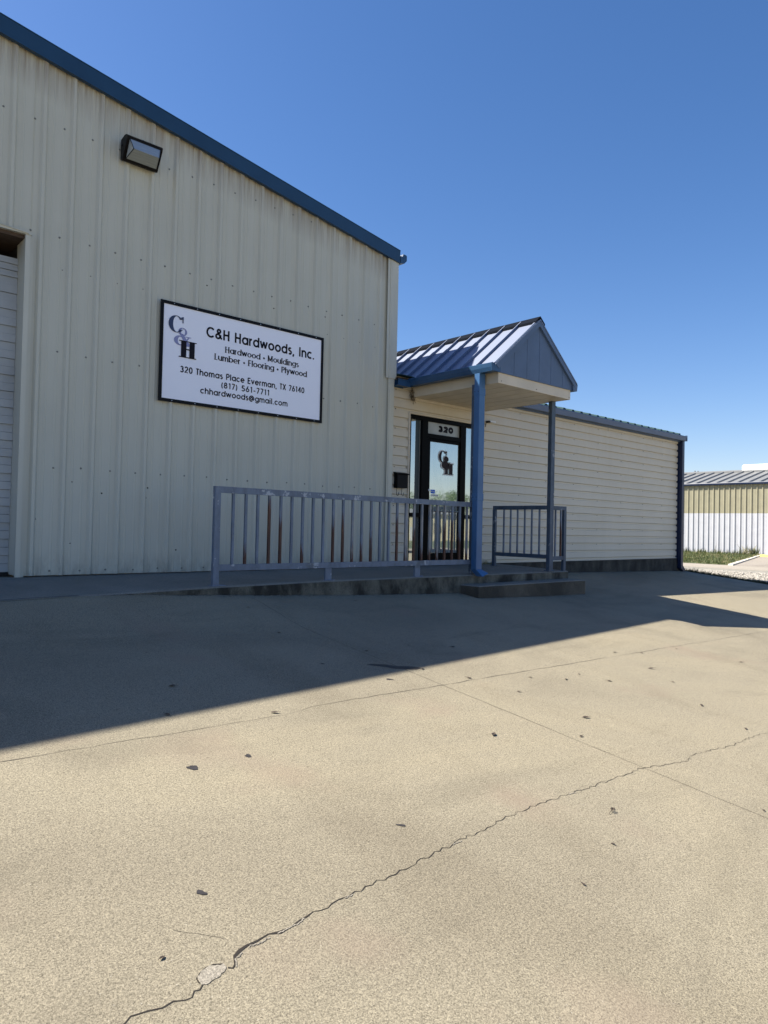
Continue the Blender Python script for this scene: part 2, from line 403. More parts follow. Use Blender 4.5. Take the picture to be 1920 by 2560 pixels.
# ---------------------------------------------------------------- ground heights
H1 = [(-3, -.100), (-1.4, -.080), (-.74, -.090), (-.4, -.114), (.03, -.133), (.73, -.17), (1.75, -.215), (2.95, -.26), (3.93, -.292), (5.2, -.332), (6.5, -.358)]
def plane(x, y):
    xx = max(-3.0, min(x, 14.5)); g = -.066-.018*xx
    yy = y
    if y < -8.6: yy = -8.6-(1-math.exp((y+8.6)/1.5))*1.5
    return g+.118*yy
def lot(x, y):
    p = plane(x, y)
    if x < 6.55:
        h = interp(H1, x)
        if y > -1.47: return h-.012 if x > -1.5 else h-.012+.08*(y+1.47)/1.47
        f = 1-sm(-2.7, -1.5, y) if False else sm(-2.7, -1.5, y)
        return p+(h-plane(x, -1.48))*f
    return p
ST = [(-9, -.10), (-2.0, -.092), (-1.47, -.072), (-.74, -.061), (-.4, -.053), (0, -.045), (1.47, -.031), (4.2, -.036), (6.5, -.042)]

def frange(a, b, st):
    n = max(1, int(round((b-a)/st))); return [a+(b-a)*i/n for i in range(n+1)]
# ---------------------------------------------------------------- setting
def grid(name, xs, ys, h, mat, **k):
    b = MB(); b.v = [(x, y, h(x, y)) for x in xs for y in ys]; ny = len(ys)
    for i in range(len(xs)-1):
        for j in range(ny-1):
            b.f.append((i*ny+j, (i+1)*ny+j, (i+1)*ny+j+1, i*ny+j+1)); b.mi.append(0)
    o = b.build(name, mat, smooth=True); tag(o, **k); return o
def lotedge(y):   # right-hand edge of the concrete
    return interp([(-14, 15.6), (-6, 14.75), (-3.5, 14.55), (-1.8, 14.2), (-.9, 14.02), (.1, 13.75), (1, 13.7)], y)
xs = [-30, -24, -18, -14, -10, -7, -5, -4, -3, -2.4, -2, -1.7] + frange(-1.5, 6.5, .1) + [6.56, 7, 8, 9, 10, 11, 12, 13, 13.6]
ys = [-30, -22, -16, -13, -11.5, -10.5, -9.8, -9.2, -8.8, -8.6] + frange(-8, -3, .5) + frange(-2.8, -1.6, .1) + [-1.5, -1.47, -1.46, -1, -.5, 0, .4]
b = MB(); b.v = [((x if i < len(xs)-1 else lotedge(y)), y, lot(x if i < len(xs)-1 else lotedge(y), y)) for i, x in enumerate(xs) for y in ys]; ny = len(ys)
for i in range(len(xs)-1):
    for j in range(ny-1):
        b.f.append((i*ny+j, (i+1)*ny+j, (i+1)*ny+j+1, i*ny+j+1)); b.mi.append(0)
tag(b.build('parking_lot', 'lot', smooth=True), 'worn pale aggregate concrete lot in front of the building', 'ground', kind='structure')
def ground_h(x, y):
    if x > lotedge(max(-14, min(1, y))) + .02:
        a = plane(x, y); t = min(-.565, a-.03) if y < 0 else -.565
        k = sm(0, 1.1, x-lotedge(max(-14, min(1, y))))
        return (a-.05)*(1-k)+t*k
    if y > .3: return -.6 if x > 0 else -.3
    return lot(x, y)-.08
gx = [-1500, -400, -120, -60, -30, -10, -3, 3, 8, 13.4] + [13.7+.3*i for i in range(9)] + [16.6, 18, 21, 25, 32, 40, 55, 90, 200, 500, 1500]
gy = [-1500, -500, -200, -110, -60, -30, -22, -16, -13, -11, -10, -9, -8, -6, -4.5, -3.5, -2.8, -2.2, -1.8, -1.5, -1.2, -.9, -.6, -.3, 0, .3, .7, 1.5, 3, 6, 10, 16, 30, 60, 150, 500, 1500]
grid('ground', gx, gy, ground_h, 'dirt', label='dry ground around the buildings', cat='ground', kind='structure')
# gravel strip, road, drive and lawn beside the neighbouring building
def sheet(name, poly, z, mat, label, kind='structure', cat='ground', th=0.0):
    b = MB()
    if th: b.prism(poly, 2, z-th, z)
    else: b.face([(x, y, z) for x, y in poly])
    return tag(b.build(name, mat), label, cat, kind=kind)
sheet('gravel_strip', [(15.5, -2.0), (21.2, -2.0), (21.2, 40), (15.5, 40)], -.556, 'gravel', 'strip of white limestone gravel beside the concrete lot')
sheet('road', [(21.2, -20), (24.2, -20), (24.2, 3.0), (24.2, 40), (21.2, 40)], -.552, 'road', 'pale concrete lane beyond the gravel')
sheet('driveway', [(24.2, -20), (39.4, -20), (39.4, 7.55), (24.2, 3.05)], -.548, 'drive', 'stained concrete drive beside the neighbouring building')
sheet('lawn', [(24.2, 3.05), (38.98, 7.45), (38.98, 40), (24.2, 40)], -.545, 'turf', 'patchy grass verge by the neighbouring building')
b = MB(); b.prism([(24.0, 2.94), (39.0, 7.40), (39.0, 7.56), (24.0, 3.12)], 2, -.56, -.50)
tag(b.build('kerb', 'kerb_light'), 'pale concrete kerb between grass and drive', 'kerb', kind='structure')

# raised walk in front of the door
b = MB(); X = frange(-6, 1.5, .1)+frange(1.75, 6.5, .25)
def jit(x): return -1.48+.006*math.sin(7*x)+.004*math.sin(19*x)
for a, c in zip(X, X[1:]):
    za, zc = interp(ST, a), interp(ST, c); ya, yc = jit(a), jit(c)
    b.face([(a, ya+.02, za+.0005), (c, yc+.02, zc+.0005), (c, .06, 0.0), (a, .06, 0.0)], 0)
    b.face([(a, ya, za-.016), (c, yc, zc-.016), (c, yc+.02, zc+.0005), (a, ya+.02, za+.0005)], 0)
    b.face([(a, ya-.004, -.7), (c, yc-.004, -.7), (c, yc, zc-.016), (a, ya, za-.016)], 1)
b.face([(6.5, -1.48, -.7), (6.5, .06, -.7), (6.5, .06, 0), (6.5, -1.46, -.042), (6.5, -1.48, -.058)], 1)
tag(b.build('raised_walk', ['slab', 'kerb_face']), 'raised concrete walk with mouldy kerb face below the railing', 'walkway', kind='structure')
b = MB()
b.bbox(3.86, 6.50, -1.81, -1.47, -.75, -.165, .012, 0)
o = b.build('concrete_step', ['slab', 'step_face'])
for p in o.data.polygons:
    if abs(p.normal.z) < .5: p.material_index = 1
tag(o, 'low stained concrete step below the entrance walk', 'step')

# ---------------------------------------------------------------- joints, cracks and marks in the lot
def ribbon(b, pts, w, dz=.0013, mi=0):
    P = []
    for i, (x, y) in enumerate(pts):
        x0, y0 = pts[max(0, i-1)]; x1, y1 = pts[min(len(pts)-1, i+1)]
        d = Vector((x1-x0, y1-y0)); d.normalize(); nn = Vector((-d.y, d.x))
        ww = (w[i] if isinstance(w, list) else w)/2
        P.append(((x+nn.x*ww, y+nn.y*ww), (x-nn.x*ww, y-nn.y*ww)))
    for (a, c), (d, e) in zip(P, P[1:]):
        b.face([(q[0], q[1], lot(*q)+dz) for q in (a, c, e, d)], mi)
b = MB()
ribbon(b, [(.41+.005*random.uniform(-1, 1), y) for y in frange(-1.56, -12, .12)[::1]] if False else [(.41+.004*random.uniform(-1, 1), -1.56-.12*i) for i in range(88)], [.003+.003*random.random() for _ in range(88)])
ribbon(b, [(-9+.12*i, -4.40+.010*random.uniform(-1, 1)-(0.05 if -9+.12*i < -.9 else 0)) for i in range(190)], [.0015+.004*random.random() for _ in range(190)], dz=.0019)
tag(b.build('expansion_joint', 'joint'), 'thin straight joints crossing the concrete lot', 'joint', kind='structure')
CR = [(-3.3, -6.42), (-3.0, -6.33), (-2.826, -6.266), (-2.804, -6.253), (-2.755, -6.264), (-2.72, -6.271), (-2.684, -6.265), (-2.654, -6.28), (-2.631, -6.279), (-2.615, -6.266), (-2.6, -6.265), (-2.583, -6.255), (-2.589, -6.236), (-2.586, -6.218), (-2.562, -6.199), (-2.539, -6.192), (-2.517, -6.197), (-2.491, -6.207)]
CR2 = [(-2.491, -6.224), (-2.470, -6.232), (-2.461, -6.233), (-2.448, -6.201), (-2.419, -6.188), (-2.384, -6.174), (-2.343, -6.178), (-2.293, -6.171), (-2.259, -6.171), (-2.209, -6.166), (-2.164, -6.162), (-2.126, -6.144), (-2.068, -6.145), (-1.867, -6.128), (-1.646, -6.114),
       (-1.387, -6.089), (-1.095, -6.062), (-.757, -6.032), (-.497, -6.038), (-.067, -6.055), (.391, -6.059), (.62, -6.11), (.808, -6.144), (.90, -6.11), (.971, -6.107), (1.405, -6.17), (1.842, -6.161), (2.002, -6.185), (2.6, -6.22), (3.6, -6.30)]
def rough(pts, amp, st):
    out = []
    for (a, c), (d, e) in zip(pts, pts[1:]):
        L = math.hypot(d-a, e-c); n = max(1, int(L/st))
        for i in range(n):
            t = i/n; out.append((a+(d-a)*t+random.uniform(-amp, amp)*.5, c+(e-c)*t+random.uniform(-amp, amp)))
    out.append(pts[-1]); return out
b = MB()
c1 = rough(CR, .004, .03); ribbon(b, c1, [.0035+.002*random.random() for _ in c1], .0012)
c2 = rough(CR2, .011, .028)
ws = []
for x, y in c2:
    wd = .0034
    if x < -1.6: wd = .0044
    if x < -2.13: wd = .015*(.35+.65*abs(math.sin(37*x)))
    ws.append(wd*random.uniform(.45, 1.3))
ribbon(b, c2, ws, .0016)
c3 = rough([(-2.549, -5.981), (-2.515, -6.018), (-2.48, -6.049), (-2.425, -6.109)], .003, .02); ribbon(b, c3, .0012, .0012)
c4_ = rough([(-5, -1.55), (-3, -1.51), (-1.55, -1.49), (-1.35, -1.487)], .008, .07); ribbon(b, c4_, .014, .013)
tag(b.build('crack', 'crack'), 'long jagged crack across the near concrete', 'crack', kind='structure')
b = MB()
q = rough([(-2.586, -6.218), (-2.562, -6.2), (-2.539, -6.193), (-2.517, -6.198), (-2.49, -6.209), (-2.489, -6.225), (-2.507, -6.239), (-2.525, -6.25), (-2.553, -6.257), (-2.573, -6.258), (-2.586, -6.246), (-2.589, -6.234)], .005, .009)
b.face([(x, y, lot(x, y)+.0020) for x, y in q[:-1]])
for seg in ([(-2.463, -6.240), (-2.452, -6.222), (-2.446, -6.206)], [(-2.384, -6.181), (-2.343, -6.185), (-2.30, -6.179)], [(-2.27, -6.178), (-2.22, -6.172), (-2.17, -6.168), (-2.145, -6.158)], [(-2.44, -6.206), (-2.415, -6.195)], [(-.36, -6.048), (-.30, -6.051)], [(-1.30, -6.085), (-1.24, -6.081)], [(-1.95, -6.141), (-1.91, -6.137)]):
    ribbon(b, rough(seg, .0035, .007), .0045, .0022)
tag(b.build('chipped_concrete', 'chip'), 'fresh pale chip beside the widest part of the crack', 'ground', kind='structure')

# helpers that put a photo position on the lot surface are replaced by the measured world positions below
def blob(b, x, y, rx, ry, rot, n=14, irr=.25, dz=.0022, mi=0):
    ph = [random.uniform(0, 6.28) for _ in range(3)]; P = []
    for i in range(n):
        a = 2*math.pi*i/n; r = 1+irr*(.6*math.sin(2*a+ph[0])+.5*math.sin(3*a+ph[1])+.3*math.sin(5*a+ph[2]))
        u, v = rx*r*math.cos(a), ry*r*math.sin(a)
        px, py = x+u*math.cos(rot)-v*math.sin(rot), y+u*math.sin(rot)+v*math.cos(rot)
        P.append((px, py, lot(px, py)+dz))
    b.face(P, mi)
# ---------------------------------------------------------------- lettering drawn with a pen
def A(cx, cy, rx, ry, a0, a1, n=14):
    return [(cx+rx*math.cos(rad(a0+(a1-a0)*i/n)), cy+ry*math.sin(rad(a0+(a1-a0)*i/n))) for i in range(n+1)]
def V(x, y0, y1): return [(x, y0), (x, y1)]
o_ = A(.37, .37, .30, .30, 0, 360, 22)
G = {
 ' ': (.36, []),
 'C': (.86, [A(.48, .5, .42, .43, 42, 318, 20)]),
 '&': (.80, [[(.76, .04), (.27, .66)]+A(.42, .77, .17, .16, 215, -45, 12)+[(.24, .46)]+A(.32, .27, .23, .20, 120, 325, 12)+[(.66, .44)]]),
 'H': (.76, [V(.10, 0, 1), V(.64, 0, 1), [(.10, .52), (.64, .52)]]),
 'a': (.74, [o_, V(.67, 0, .74)]), 'b': (.74, [o_, V(.07, 0, 1)]), 'd': (.74, [o_, V(.67, 0, 1)]),
 'g': (.74, [o_, [(.67, .74), (.67, .02)]+A(.37, 0, .30, .20, 0, -150, 10)]), 'p': (.74, [o_, V(.07, -.25, .74)]),
 'o': (.74, [o_]), 'c': (.66, [A(.37, .37, .30, .30, 48, 312, 16)]),
 'e': (.74, [[(.08, .38), (.66, .38)]+A(.37, .37, .30, .30, 0, 318, 20)]),
 'r': (.38, [V(.08, 0, .74), A(.32, .40, .24, .27, 180, 85, 7)]),
 'n': (.66, [V(.08, 0, .74), A(.33, .42, .25, .26, 180, 0, 10)+[(.58, 0)]]),
 'h': (.66, [V(.08, 0, 1), A(.33, .42, .25, .26, 180, 0, 10)+[(.58, 0)]]),
 'm': (1.02, [V(.08, 0, .74), A(.29, .45, .21, .23, 180, 0, 9)+[(.50, 0)], A(.71, .45, .21, .23, 180, 0, 9)+[(.92, 0)]]),
 'u': (.66, [[(.08, .74), (.08, .32)]+A(.33, .32, .25, .26, 180, 360, 10)+[(.58, .74)], V(.58, 0, .3)]),
 'w': (.94, [[(.05, .74), (.26, .05)], [(.26, .05), (.46, .70)], [(.46, .70), (.67, .05)], [(.67, .05), (.88, .74)]]),
 'v': (.62, [[(.05, .74), (.30, .05)], [(.30, .05), (.56, .74)]]),
 'y': (.62, [[(.05, .74), (.31, .06)], [(.56, .74), (.20, -.25)]]),
 's': (.50, [A(.25, .53, .16, .14, 40, 250, 9)+A(.25, .22, .17, .16, 80, -140, 10)]),
 'l': (.20, [V(.09, 0, 1)]), 'i': (.20, [V(.09, 0, .74), V(.09, .86, 1.0)]), 'I': (.24, [V(.12, 0, 1)]),
 ',': (.24, [[(.13, .12), (.05, -.16)]]), '.': (.24, [V(.10, 0, .15)]), '-': (.42, [[(.05, .36), (.37, .36)]]),
 '*': (.34, [A(.15, .36, .07, .10, 0, 360, 8), [(.08, .36), (.22, .36)]]),
 'k': (.6, [V(.08, 0, 1), [(.5, .74), (.1, .3)], [(.22, .4), (.54, 0)]]),
 'M': (.98, [V(.09, 0, 1), [(.09, .98), (.46, .12)], [(.46, .12), (.83, .98)], V(.83, 0, 1)]),
 'L': (.54, [V(.10, 0, 1), [(.10, .06), (.52, .06)]]), 'F': (.56, [V(.10, 0, 1), [(.10, .94), (.54, .94)], [(.10, .52), (.48, .52)]]),
 'E': (.58, [V(.10, 0, 1), [(.10, .94), (.54, .94)], [(.10, .52), (.50, .52)], [(.10, .06), (.54, .06)]]),
 'P': (.62, [V(.10, 0, 1), [(.10, .94), (.32, .94)]+A(.32, .70, .24, .24, 90, -90, 10)+[(.10, .46)]]),
 'T': (.50, [V(.25, 0, 1), [(.0, .94), (.50, .94)]]), 'X': (.66, [[(.06, 1), (.58, 0)], [(.58, 1), (.06, 0)]]),
 'N': (.76, [V(.10, 0, 1), [(.10, 1), (.64, 0)], V(.64, 0, 1)]), 'O': (.94, [A(.46, .5, .40, .43, 0, 360, 24)]),
 'S': (.60, [A(.29, .71, .21, .22, 30, 255, 10)+A(.29, .28, .23, .22, 75, -150, 10)]),
 'G': (.88, [A(.48, .5, .42, .43, 42, 350, 20)+[(.52, .44)]]),
 '0': (.62, [A(.30, .5, .24, .43, 0, 360, 22)]), '1': (.42, [V(.26, 0, 1), [(.26, .94), (.08, .84)]]),
 '2': (.62, [A(.30, .70, .22, .23, 170, -35, 10)+[(.08, .06), (.56, .06)]]),
 '3': (.62, [A(.29, .72, .19, .21, 160, -90, 10)+A(.29, .29, .23, .23, 90, -160, 12)]),
 '4': (.62, [V(.44, 0, 1), [(.44, .98), (.06, .28), (.60, .28)]]),
 '5': (.62, [[(.52, .94), (.18, .94), (.12, .52)]+A(.29, .32, .24, .26, 120, -150, 12)]),
 '6': (.62, [A(.30, .31, .23, .25, 0, 360, 20), [(.10, .42), (.40, 1)]]),
 '7': (.56, [[(.04, .94), (.50, .94)], [(.50, .94), (.18, 0)]]),
 '8': (.62, [A(.30, .73, .18, .20, 0, 360, 18), A(.30, .29, .23, .23, 0, 360, 20)]),
 '(': (.34, [A(.44, .42, .30, .60, 125, 235, 10)]), ')': (.34, [A(-.12, .42, .30, .60, 55, -55, 10)]),
 '@': (1.04, [A(.50, .40, .20, .22, 0, 360, 16), [(.70, .60), (.68, .26)]+A(.80, .30, .10, .12, 200, 350, 6)+A(.50, .40, .44, .46, -5, 290, 22)]),
}
def pen(b, pts, tx, ty, to, y, mi, closed=False):
    """sweep an elliptical pen (tx wide, ty high, in final units); `to` maps glyph units to world x,z"""
    k = tx/ty; P = [Vector((to(p)[0], to(p)[1]*k)) for p in pts]
    closed = (P[0]-P[-1]).length < 1e-6
    L = []; n = len(P)
    for i in range(n):
        if closed: a, c = P[(i-1) % (n-1)], P[(i+1) % (n-1)]
        else: a, c = P[max(0, i-1)], P[min(n-1, i+1)]
        d = (c-a).normalized(); nn = Vector((-d.y, d.x)); f = 1.0
        if 0 < i < n-1:
            e = (P[i]-P[i-1]).normalized(); f = 1/max(.55, abs(e.dot(d)))
        L.append((P[i]+nn*tx/2*f, P[i]-nn*tx/2*f))
    for (p, q), (r, s_) in zip(L, L[1:]):
        b.face([(v.x, y, v.y/k) for v in (p, q, s_, r)], mi)
def text(b, s, x0, x1, z0, cap, y, t=.14, mi=0, serif=False):
    gap = .13 if not serif else .11
    W = sum(G[c][0]+gap for c in s)-gap; sx = (x1-x0)/W; x = x0; lay = 0
    tx, ty = (t*cap, t*cap) if not serif else (t*cap, t*cap*.5)
    for c in s:
        wd, st = G[c]
        to = lambda p, x=x: (x+p[0]*sx, z0+p[1]*cap)
        for q in st:
            lay = (lay+1) % 7
            pen(b, q, tx, ty, to, y-lay*.00006, mi)
            if serif and len(q) == 2 and c not in ',.*-' and abs(q[0][0]-q[1][0]) < .4:
                for e in q:
                    if min(abs(e[1]-v) for v in (0, 1, .74)) < .02 and not (c in 'abdg' and e[1] == 0 and c != 'd' and c != 'a'):
                        lay = (lay+1) % 7; X_, Z_ = to(e)
                        h = .16*cap; zz = cap*.045
                        Z_ += zz/2 if e[1] < .3 else -zz/2
                        b.face([(X_-h, y-.0005-lay*.00006, Z_-zz/2), (X_+h, y-.0005-lay*.00006, Z_-zz/2), (X_+h, y-.0005-lay*.00006, Z_+zz/2), (X_-h, y-.0005-lay*.00006, Z_+zz/2)], mi)
        x += (wd+gap)*sx
def shape(b, polys, x0, x1, z0, z1, y, mi):
    for i, P in enumerate(polys): b.face([(x0+u*(x1-x0), y-.0001*i, z0+v*(z1-z0)) for u, v in P], mi)
def crescent(cx, cy, ro, ri, dx, a0, a1, n=22, rx=None):
    """thick-thin bowl: outer ellipse and shifted inner ellipse as a strip of quads"""
    out = []
    for i in range(n):
        q = []
        for a in (a0+(a1-a0)*i/n, a0+(a1-a0)*(i+1)/n):
            c, s_ = math.cos(rad(a)), math.sin(rad(a))
            q.append(((cx+ro[0]*c, cy+ro[1]*s_), (cx+dx+ri[0]*c, cy+ri[1]*s_)))
        out.append([q[0][0], q[0][1], q[1][1], q[1][0]])
    return out
def R(x0, x1, y0, y1): return [(x0, y0), (x1, y0), (x1, y1), (x0, y1)]
LC = crescent(.50, .50, (.50, .50), (.24, .46), .03, 38, 322)+[[(.90, .62), (.97, .62), (.97, .98), (.90, .98)], [(.78, .90), (.97, .80), (.97, .98), (.86, .96)], [(.86, .14), (.80, .10), (.97, .30), (1.0, .30)]]
LH = [R(.12, .42, .05, .95), R(.60, .90, .05, .95), R(.42, .60, .47, .54), R(0, .52, 0, .055), R(.48, 1, 0, .055), R(0, .52, .945, 1), R(.48, 1, .945, 1)]
LA = crescent(.50, .77, (.26, .23), (.12, .19), .02, 0, 360, 18)+crescent(.34, .27, (.34, .27), (.15, .21), .03, 60, 345, 18)+[[(.30, .66), (.52, .66), (1.0, .02), (.74, .0)], [(.66, .50), (1.0, .50), (1.0, .535), (.66, .535)], [(.82, .50), (.90, .50), (.66, .14), (.58, .14)]]
LA = [p for p in LA]

# ---------------------------------------------------------------- marks and dry leaves on the lot
b = MB()
blob(b, .39, -3.90, .17, .055, -.65, 22, .45)
tag(b.build('oil_stain', 'oil'), 'dark oily patch at the edge of the shadow', 'stain', kind='structure')
STAINS = [(-1.933, -4.899, .034, .021), (-1.611, -4.894, .022, .015), (-2.377, -5.845, .018, .014), (-1.387, -5.846, .02, .010), (.095, -4.138, .03, .015)]
b = MB()
for x, y, r1, r2 in STAINS: blob(b, x, y, r1, r2, random.random()*3, 12, .35, .0024)
tag(b.build('gum_stain', 'stain'), 'small grey flattened gum spots on the sunlit concrete', 'stain', kind='structure')
LEAVES = [(0.769, -4.353), (1.332, -4.55), (1.62, -4.707), (1.899, -4.654), (1.989, -4.896), (3.101, -4.306), (3.419, -4.43), (4.105, -4.479), (2.879, -4.823), (2.616, -5.162), (4.314, -5.087), (2.159, -5.626), (0.881, -5.368), (0.498, -5.574), (-0.054, -5.289), (0.89, -4.768), (1.908, -6.064), (0.159, -1.94), (0.058, -2.658), (-0.17, -3.625), (0.468, -3.43), (0.567, -4.024), (1.417, -3.582), (1.005, -3.399), (1.701, -1.778), (-1.319, -2.921), (-1.482, -3.713), (-1.736, -4.18), (-1.126, -4.406), (-2.636, -6.087), (-0.625, -6.462), (0.494, -6.705), (-1.049, -6.574)]
lb = MB(); n = 7
prof = [0, .6, .95, 1, .8, .45, .0]
for side in (-1, 1):
    for i in range(n-1):
        x0_, x1_ = -1+2*i/(n-1), -1+2*(i+1)/(n-1)
        lb.face([(x0_*.03, 0, .002+.003*abs(x0_)), (x1_*.03, 0, .002+.003*abs(x1_)), (x1_*.03, side*.013*prof[i+1], .004+.003*prof[i+1]), (x0_*.03, side*.013*prof[i], .004+.003*prof[i])])
lb.tube([(.028, 0, .005), (.040, .004, .003)], .0011, 5)
leaf0 = lb.build('dry_leaf', 'leafdry')
for i, (x, y) in enumerate(LEAVES):
    o = leaf0 if i == 0 else leaf0.copy()
    if i: COL.objects.link(o)
    o.location = (x, y, lot(x, y)+.003)
    s_ = random.uniform(.55, 1.0) if i < 29 else .45
    if i in (8, 12, 14, 26): s_ = 1.05
    o.scale = (s_, s_, s_); o.rotation_euler = (random.uniform(-.08, .08), random.uniform(-.08, .08)-.06, random.uniform(0, 6.28))
    tag(o, 'small dark dry leaf lying on the concrete lot', 'leaf', 'dry leaves scattered on the concrete lot')
b = MB()
for k in range(5):
    a = k*1.3; b.face([(.018*math.cos(a+t)*rr_, .014*math.sin(a+t)*rr_, z) for t, rr_, z in ((0, .2, .004), (.5, 1, .02), (1.0, 1.3, .008), (1.5, .8, .024))])
b.tube([(-.06, -.01, .003), (-.02, 0, .01), (.05, .012, .004)], .0015, 5)
o = b.build('dry_leaf', 'leafdry'); o.location = (-.32, -6.28, lot(-.32, -6.28)+.002); o.scale = (.8,)*3
tag(o, 'curled broken dry leaf with stalk right of the crack', 'leaf')

# ---------------------------------------------------------------- big ribbed metal warehouse
def rake_lo(x): return 4.757+.157*(3.84-x)
def rake_hi(x): return 4.943+.157*(3.87-x)
WH = thing('warehouse_building', (1.2, 0, 0), 'tall beige ribbed metal building with a blue roof edge', 'building')
P0 = .3048
def vprof(x0, x1, ybase=0.0):
    """panel profile as (x, y) points between x0 and x1; main ribs at .169+k*.3048 sticking out to -y"""
    pts = []
    k = int((x0-.169)/P0)-2
    while .169+k*P0 < x1+.4:
        c = .169+k*P0
        for dx, dy in ((-.040, 0), (-.015, -.032), (.015, -.032), (.040, 0), (.088, 0), (.096, -.004), (.106, -.004), (.114, 0), (.190, 0), (.198, -.004), (.208, -.004), (.216, 0)):
            x = c+dx
            if x0 < x < x1: pts.append((x, ybase+dy))
        k += 1
    pts.sort(); return [(x0, ybase)]+pts+[(x1, ybase)]
b = MB()
def vwall(b, x0, x1, z0, ztop, yb=0.0):
    P = vprof(x0, x1, yb)
    for (xa, ya), (xb, yb_) in zip(P, P[1:]):
        b.face([(xa, ya, z0(xa) if callable(z0) else z0), (xb, yb_, z0(xb) if callable(z0) else z0), (xb, yb_, ztop(xb)), (xa, ya, ztop(xa))], 0)
top = lambda x: (rake_lo(x)+.09)
vwall(b, -1.456, 3.86, .012, top)
vwall(b, -5.3, -1.456, 3.66, top)
vwall(b, -20, -5.3, -.05, top)
for zr in (.055, 1.19, 2.45, 3.71, 4.92, 6.1):
    k = -70
    for k in range(-70, 13):
        x = .067+P0*k
        if x > 3.65 or zr > rake_lo(x)-.05: continue
        if x < -1.42 and zr < 3.6: continue
        if 0 < x < 2.44 and 2.0 < zr < 3.35: continue
        b.disc((x+random.uniform(-.012, .012), -.001, zr+random.uniform(-.008, .008)), .0125, (0, -1, 0), .008, 1)
for k in range(-5, 13):   # a second, irregular row of screws where panels lap
    x = .067+P0*k+.03
    if not (-1.3 < x < 3.6): continue
    if not (0 < x < 2.44): b.disc((x, -.001, 3.71-.33-.02*random.random()), .007, (0, -1, 0), .004, 1)
for x, z in [(-1.32, .62), (-.95, 1.04), (-.62, .93), (-.46, .78), (-.08, 1.02), (-.10, .90), (.30, .28), (-.95, .36), (-.45, .45), (2.49, 3.62), (1.62, 3.55), (2.02, 3.47), (.62, 3.62)]:
    b.disc((x, -.001, z), .010, (0, -1, 0), .003, 2)
b.build('wall', ['wall', 'screw', 'dark'], WH)
b = MB()  # other walls and the inside, unseen but real
b.box(3.78, 3.84, .02, 26, 0, 4.75); b.box(-20, -19.94, .02, 26, 0, 8.4); b.box(-20, 3.84, 26, 26.06, 0, 4.75)
b.build('side_wall', 'wall', WH)
b = MB()
xl = -20.2
b.prism([(xl, rake_lo(xl)), (3.865, rake_lo(3.865)), (3.872, rake_hi(3.872)), (xl, rake_hi(xl))], 1, -.075, -.050)
b.prism([(xl, rake_hi(xl)-.004), (3.874, rake_hi(3.874)-.004), (3.874, rake_hi(3.874)+.006), (xl, rake_hi(xl)+.006)], 1, -.080, .16)
b.prism([(xl, rake_lo(xl)-.006), (3.866, rake_lo(3.866)-.006), (3.866, rake_lo(3.866)), (xl, rake_lo(xl))], 1, -.082, -.03)
b.build('rake_trim', 'blue', WH)
b = MB()
b.prism([(xl, rake_hi(xl)-.05), (3.86, rake_hi(3.86)-.05), (3.86, rake_hi(3.86)-.02), (xl, rake_hi(xl)-.02)], 1, -.045, 26.1)
b.build('roof', 'grey_roof', WH)
b = MB()
b.prism([(3.876, 4.745), (3.96, 4.765), (4.010, 4.815), (4.010, 4.890), (3.992, 4.905), (3.932, 4.905), (3.920, 4.862), (3.876, 4.862)], 1, -.078, 26)
b.build('gutter', 'gutter', WH)
b = MB()
b.box(3.655, 3.705, -.042, -.036, 2.925, rake_lo(3.66)+.03); b.box(3.705, 3.735, -.050, -.020, 2.925, rake_lo(3.72)+.03)
b.prism([(3.735, -.052), (3.862, -.052), (3.866, -.048), (3.866, .03), (3.735, .03)], 2, 2.925, 4.79)
b.disc((3.684, -.042, 3.62), .008, (0, -1, 0), .004, 0); b.disc((3.672, -.042, 3.02), .008, (0, -1, 0), .004, 0)
b.build('corner_trim', 'trim', WH)
b = MB()
b.box(3.712, 3.738, -.036, -.030, .012, 2.93); b.prism([(3.738, -.042), (3.826, -.042), (3.829, -.039), (3.829, .05), (3.738, .05)], 2, .012, 2.93)
b.build('corner_trim', 'trim', WH)
# roll-up door opening at the left
b = MB()
b.box(-5.32, -5.22, -.045, .30, 0, 3.66); b.build('door_jamb', 'trim', WH); b = MB()
b.box(-1.515, -1.505, -.012, .26, .02, 3.60)                        # near reveal
b.box(-1.515, -1.464, -.045, -.012, .0, 3.64, 0)                     # face strip
b.box(-1.464, -1.425, -.016, -.010, .0, 3.655, 0)                    # flange
b.build('door_jamb', 'trim', WH)
b = MB()
b.face([(-5.3, -.052, 3.648), (-1.455, -.052, 3.638), (-1.455, -.052, 3.668), (-2.2, -.052, 3.682), (-5.3, -.052, 3.685)])
b.face([(-5.3, -.052, 3.648), (-5.3, -.005, 3.648), (-1.455, -.005, 3.638), (-1.455, -.052, 3.638)])
b.face([(-2.0, -.060, 3.686), (-1.49, -.064, 3.648), (-1.49, -.052, 3.636), (-2.0, -.052, 3.66)])
b.build('door_header_trim', 'trim', WH)
b = MB(); b.box(-5.3, -1.505, -.002, .72, 3.60, 3.645); b.build('lintel', 'wood', WH)
b = MB()
yd = .20
b.box(-5.3, -1.5, .70, .74, 2.9, 3.6); b.box(-1.51, -1.50, .26, .70, 2.9, 3.6); b.box(-5.3, -1.5, .30, .32, 0, 3.0)
b.build('added_dark_backing', 'dark', WH)  # added dark backing: the opening's shade as colour, blocks light through door gaps
b = MB(); z = .045
while z < 3.43:
    zt = min(z+.53, 3.44)
    for j in range(6):
        a = z+(zt-z)*j/6; c = z+(zt-z)*(j+1)/6
        b.box(-5.22, -1.517, yd+(.012 if j % 2 else 0), yd+.04, a+.002, c-.002)
    b.box(-5.22, -1.517, yd-.006, yd+.04, z, z+.022)
    z = zt
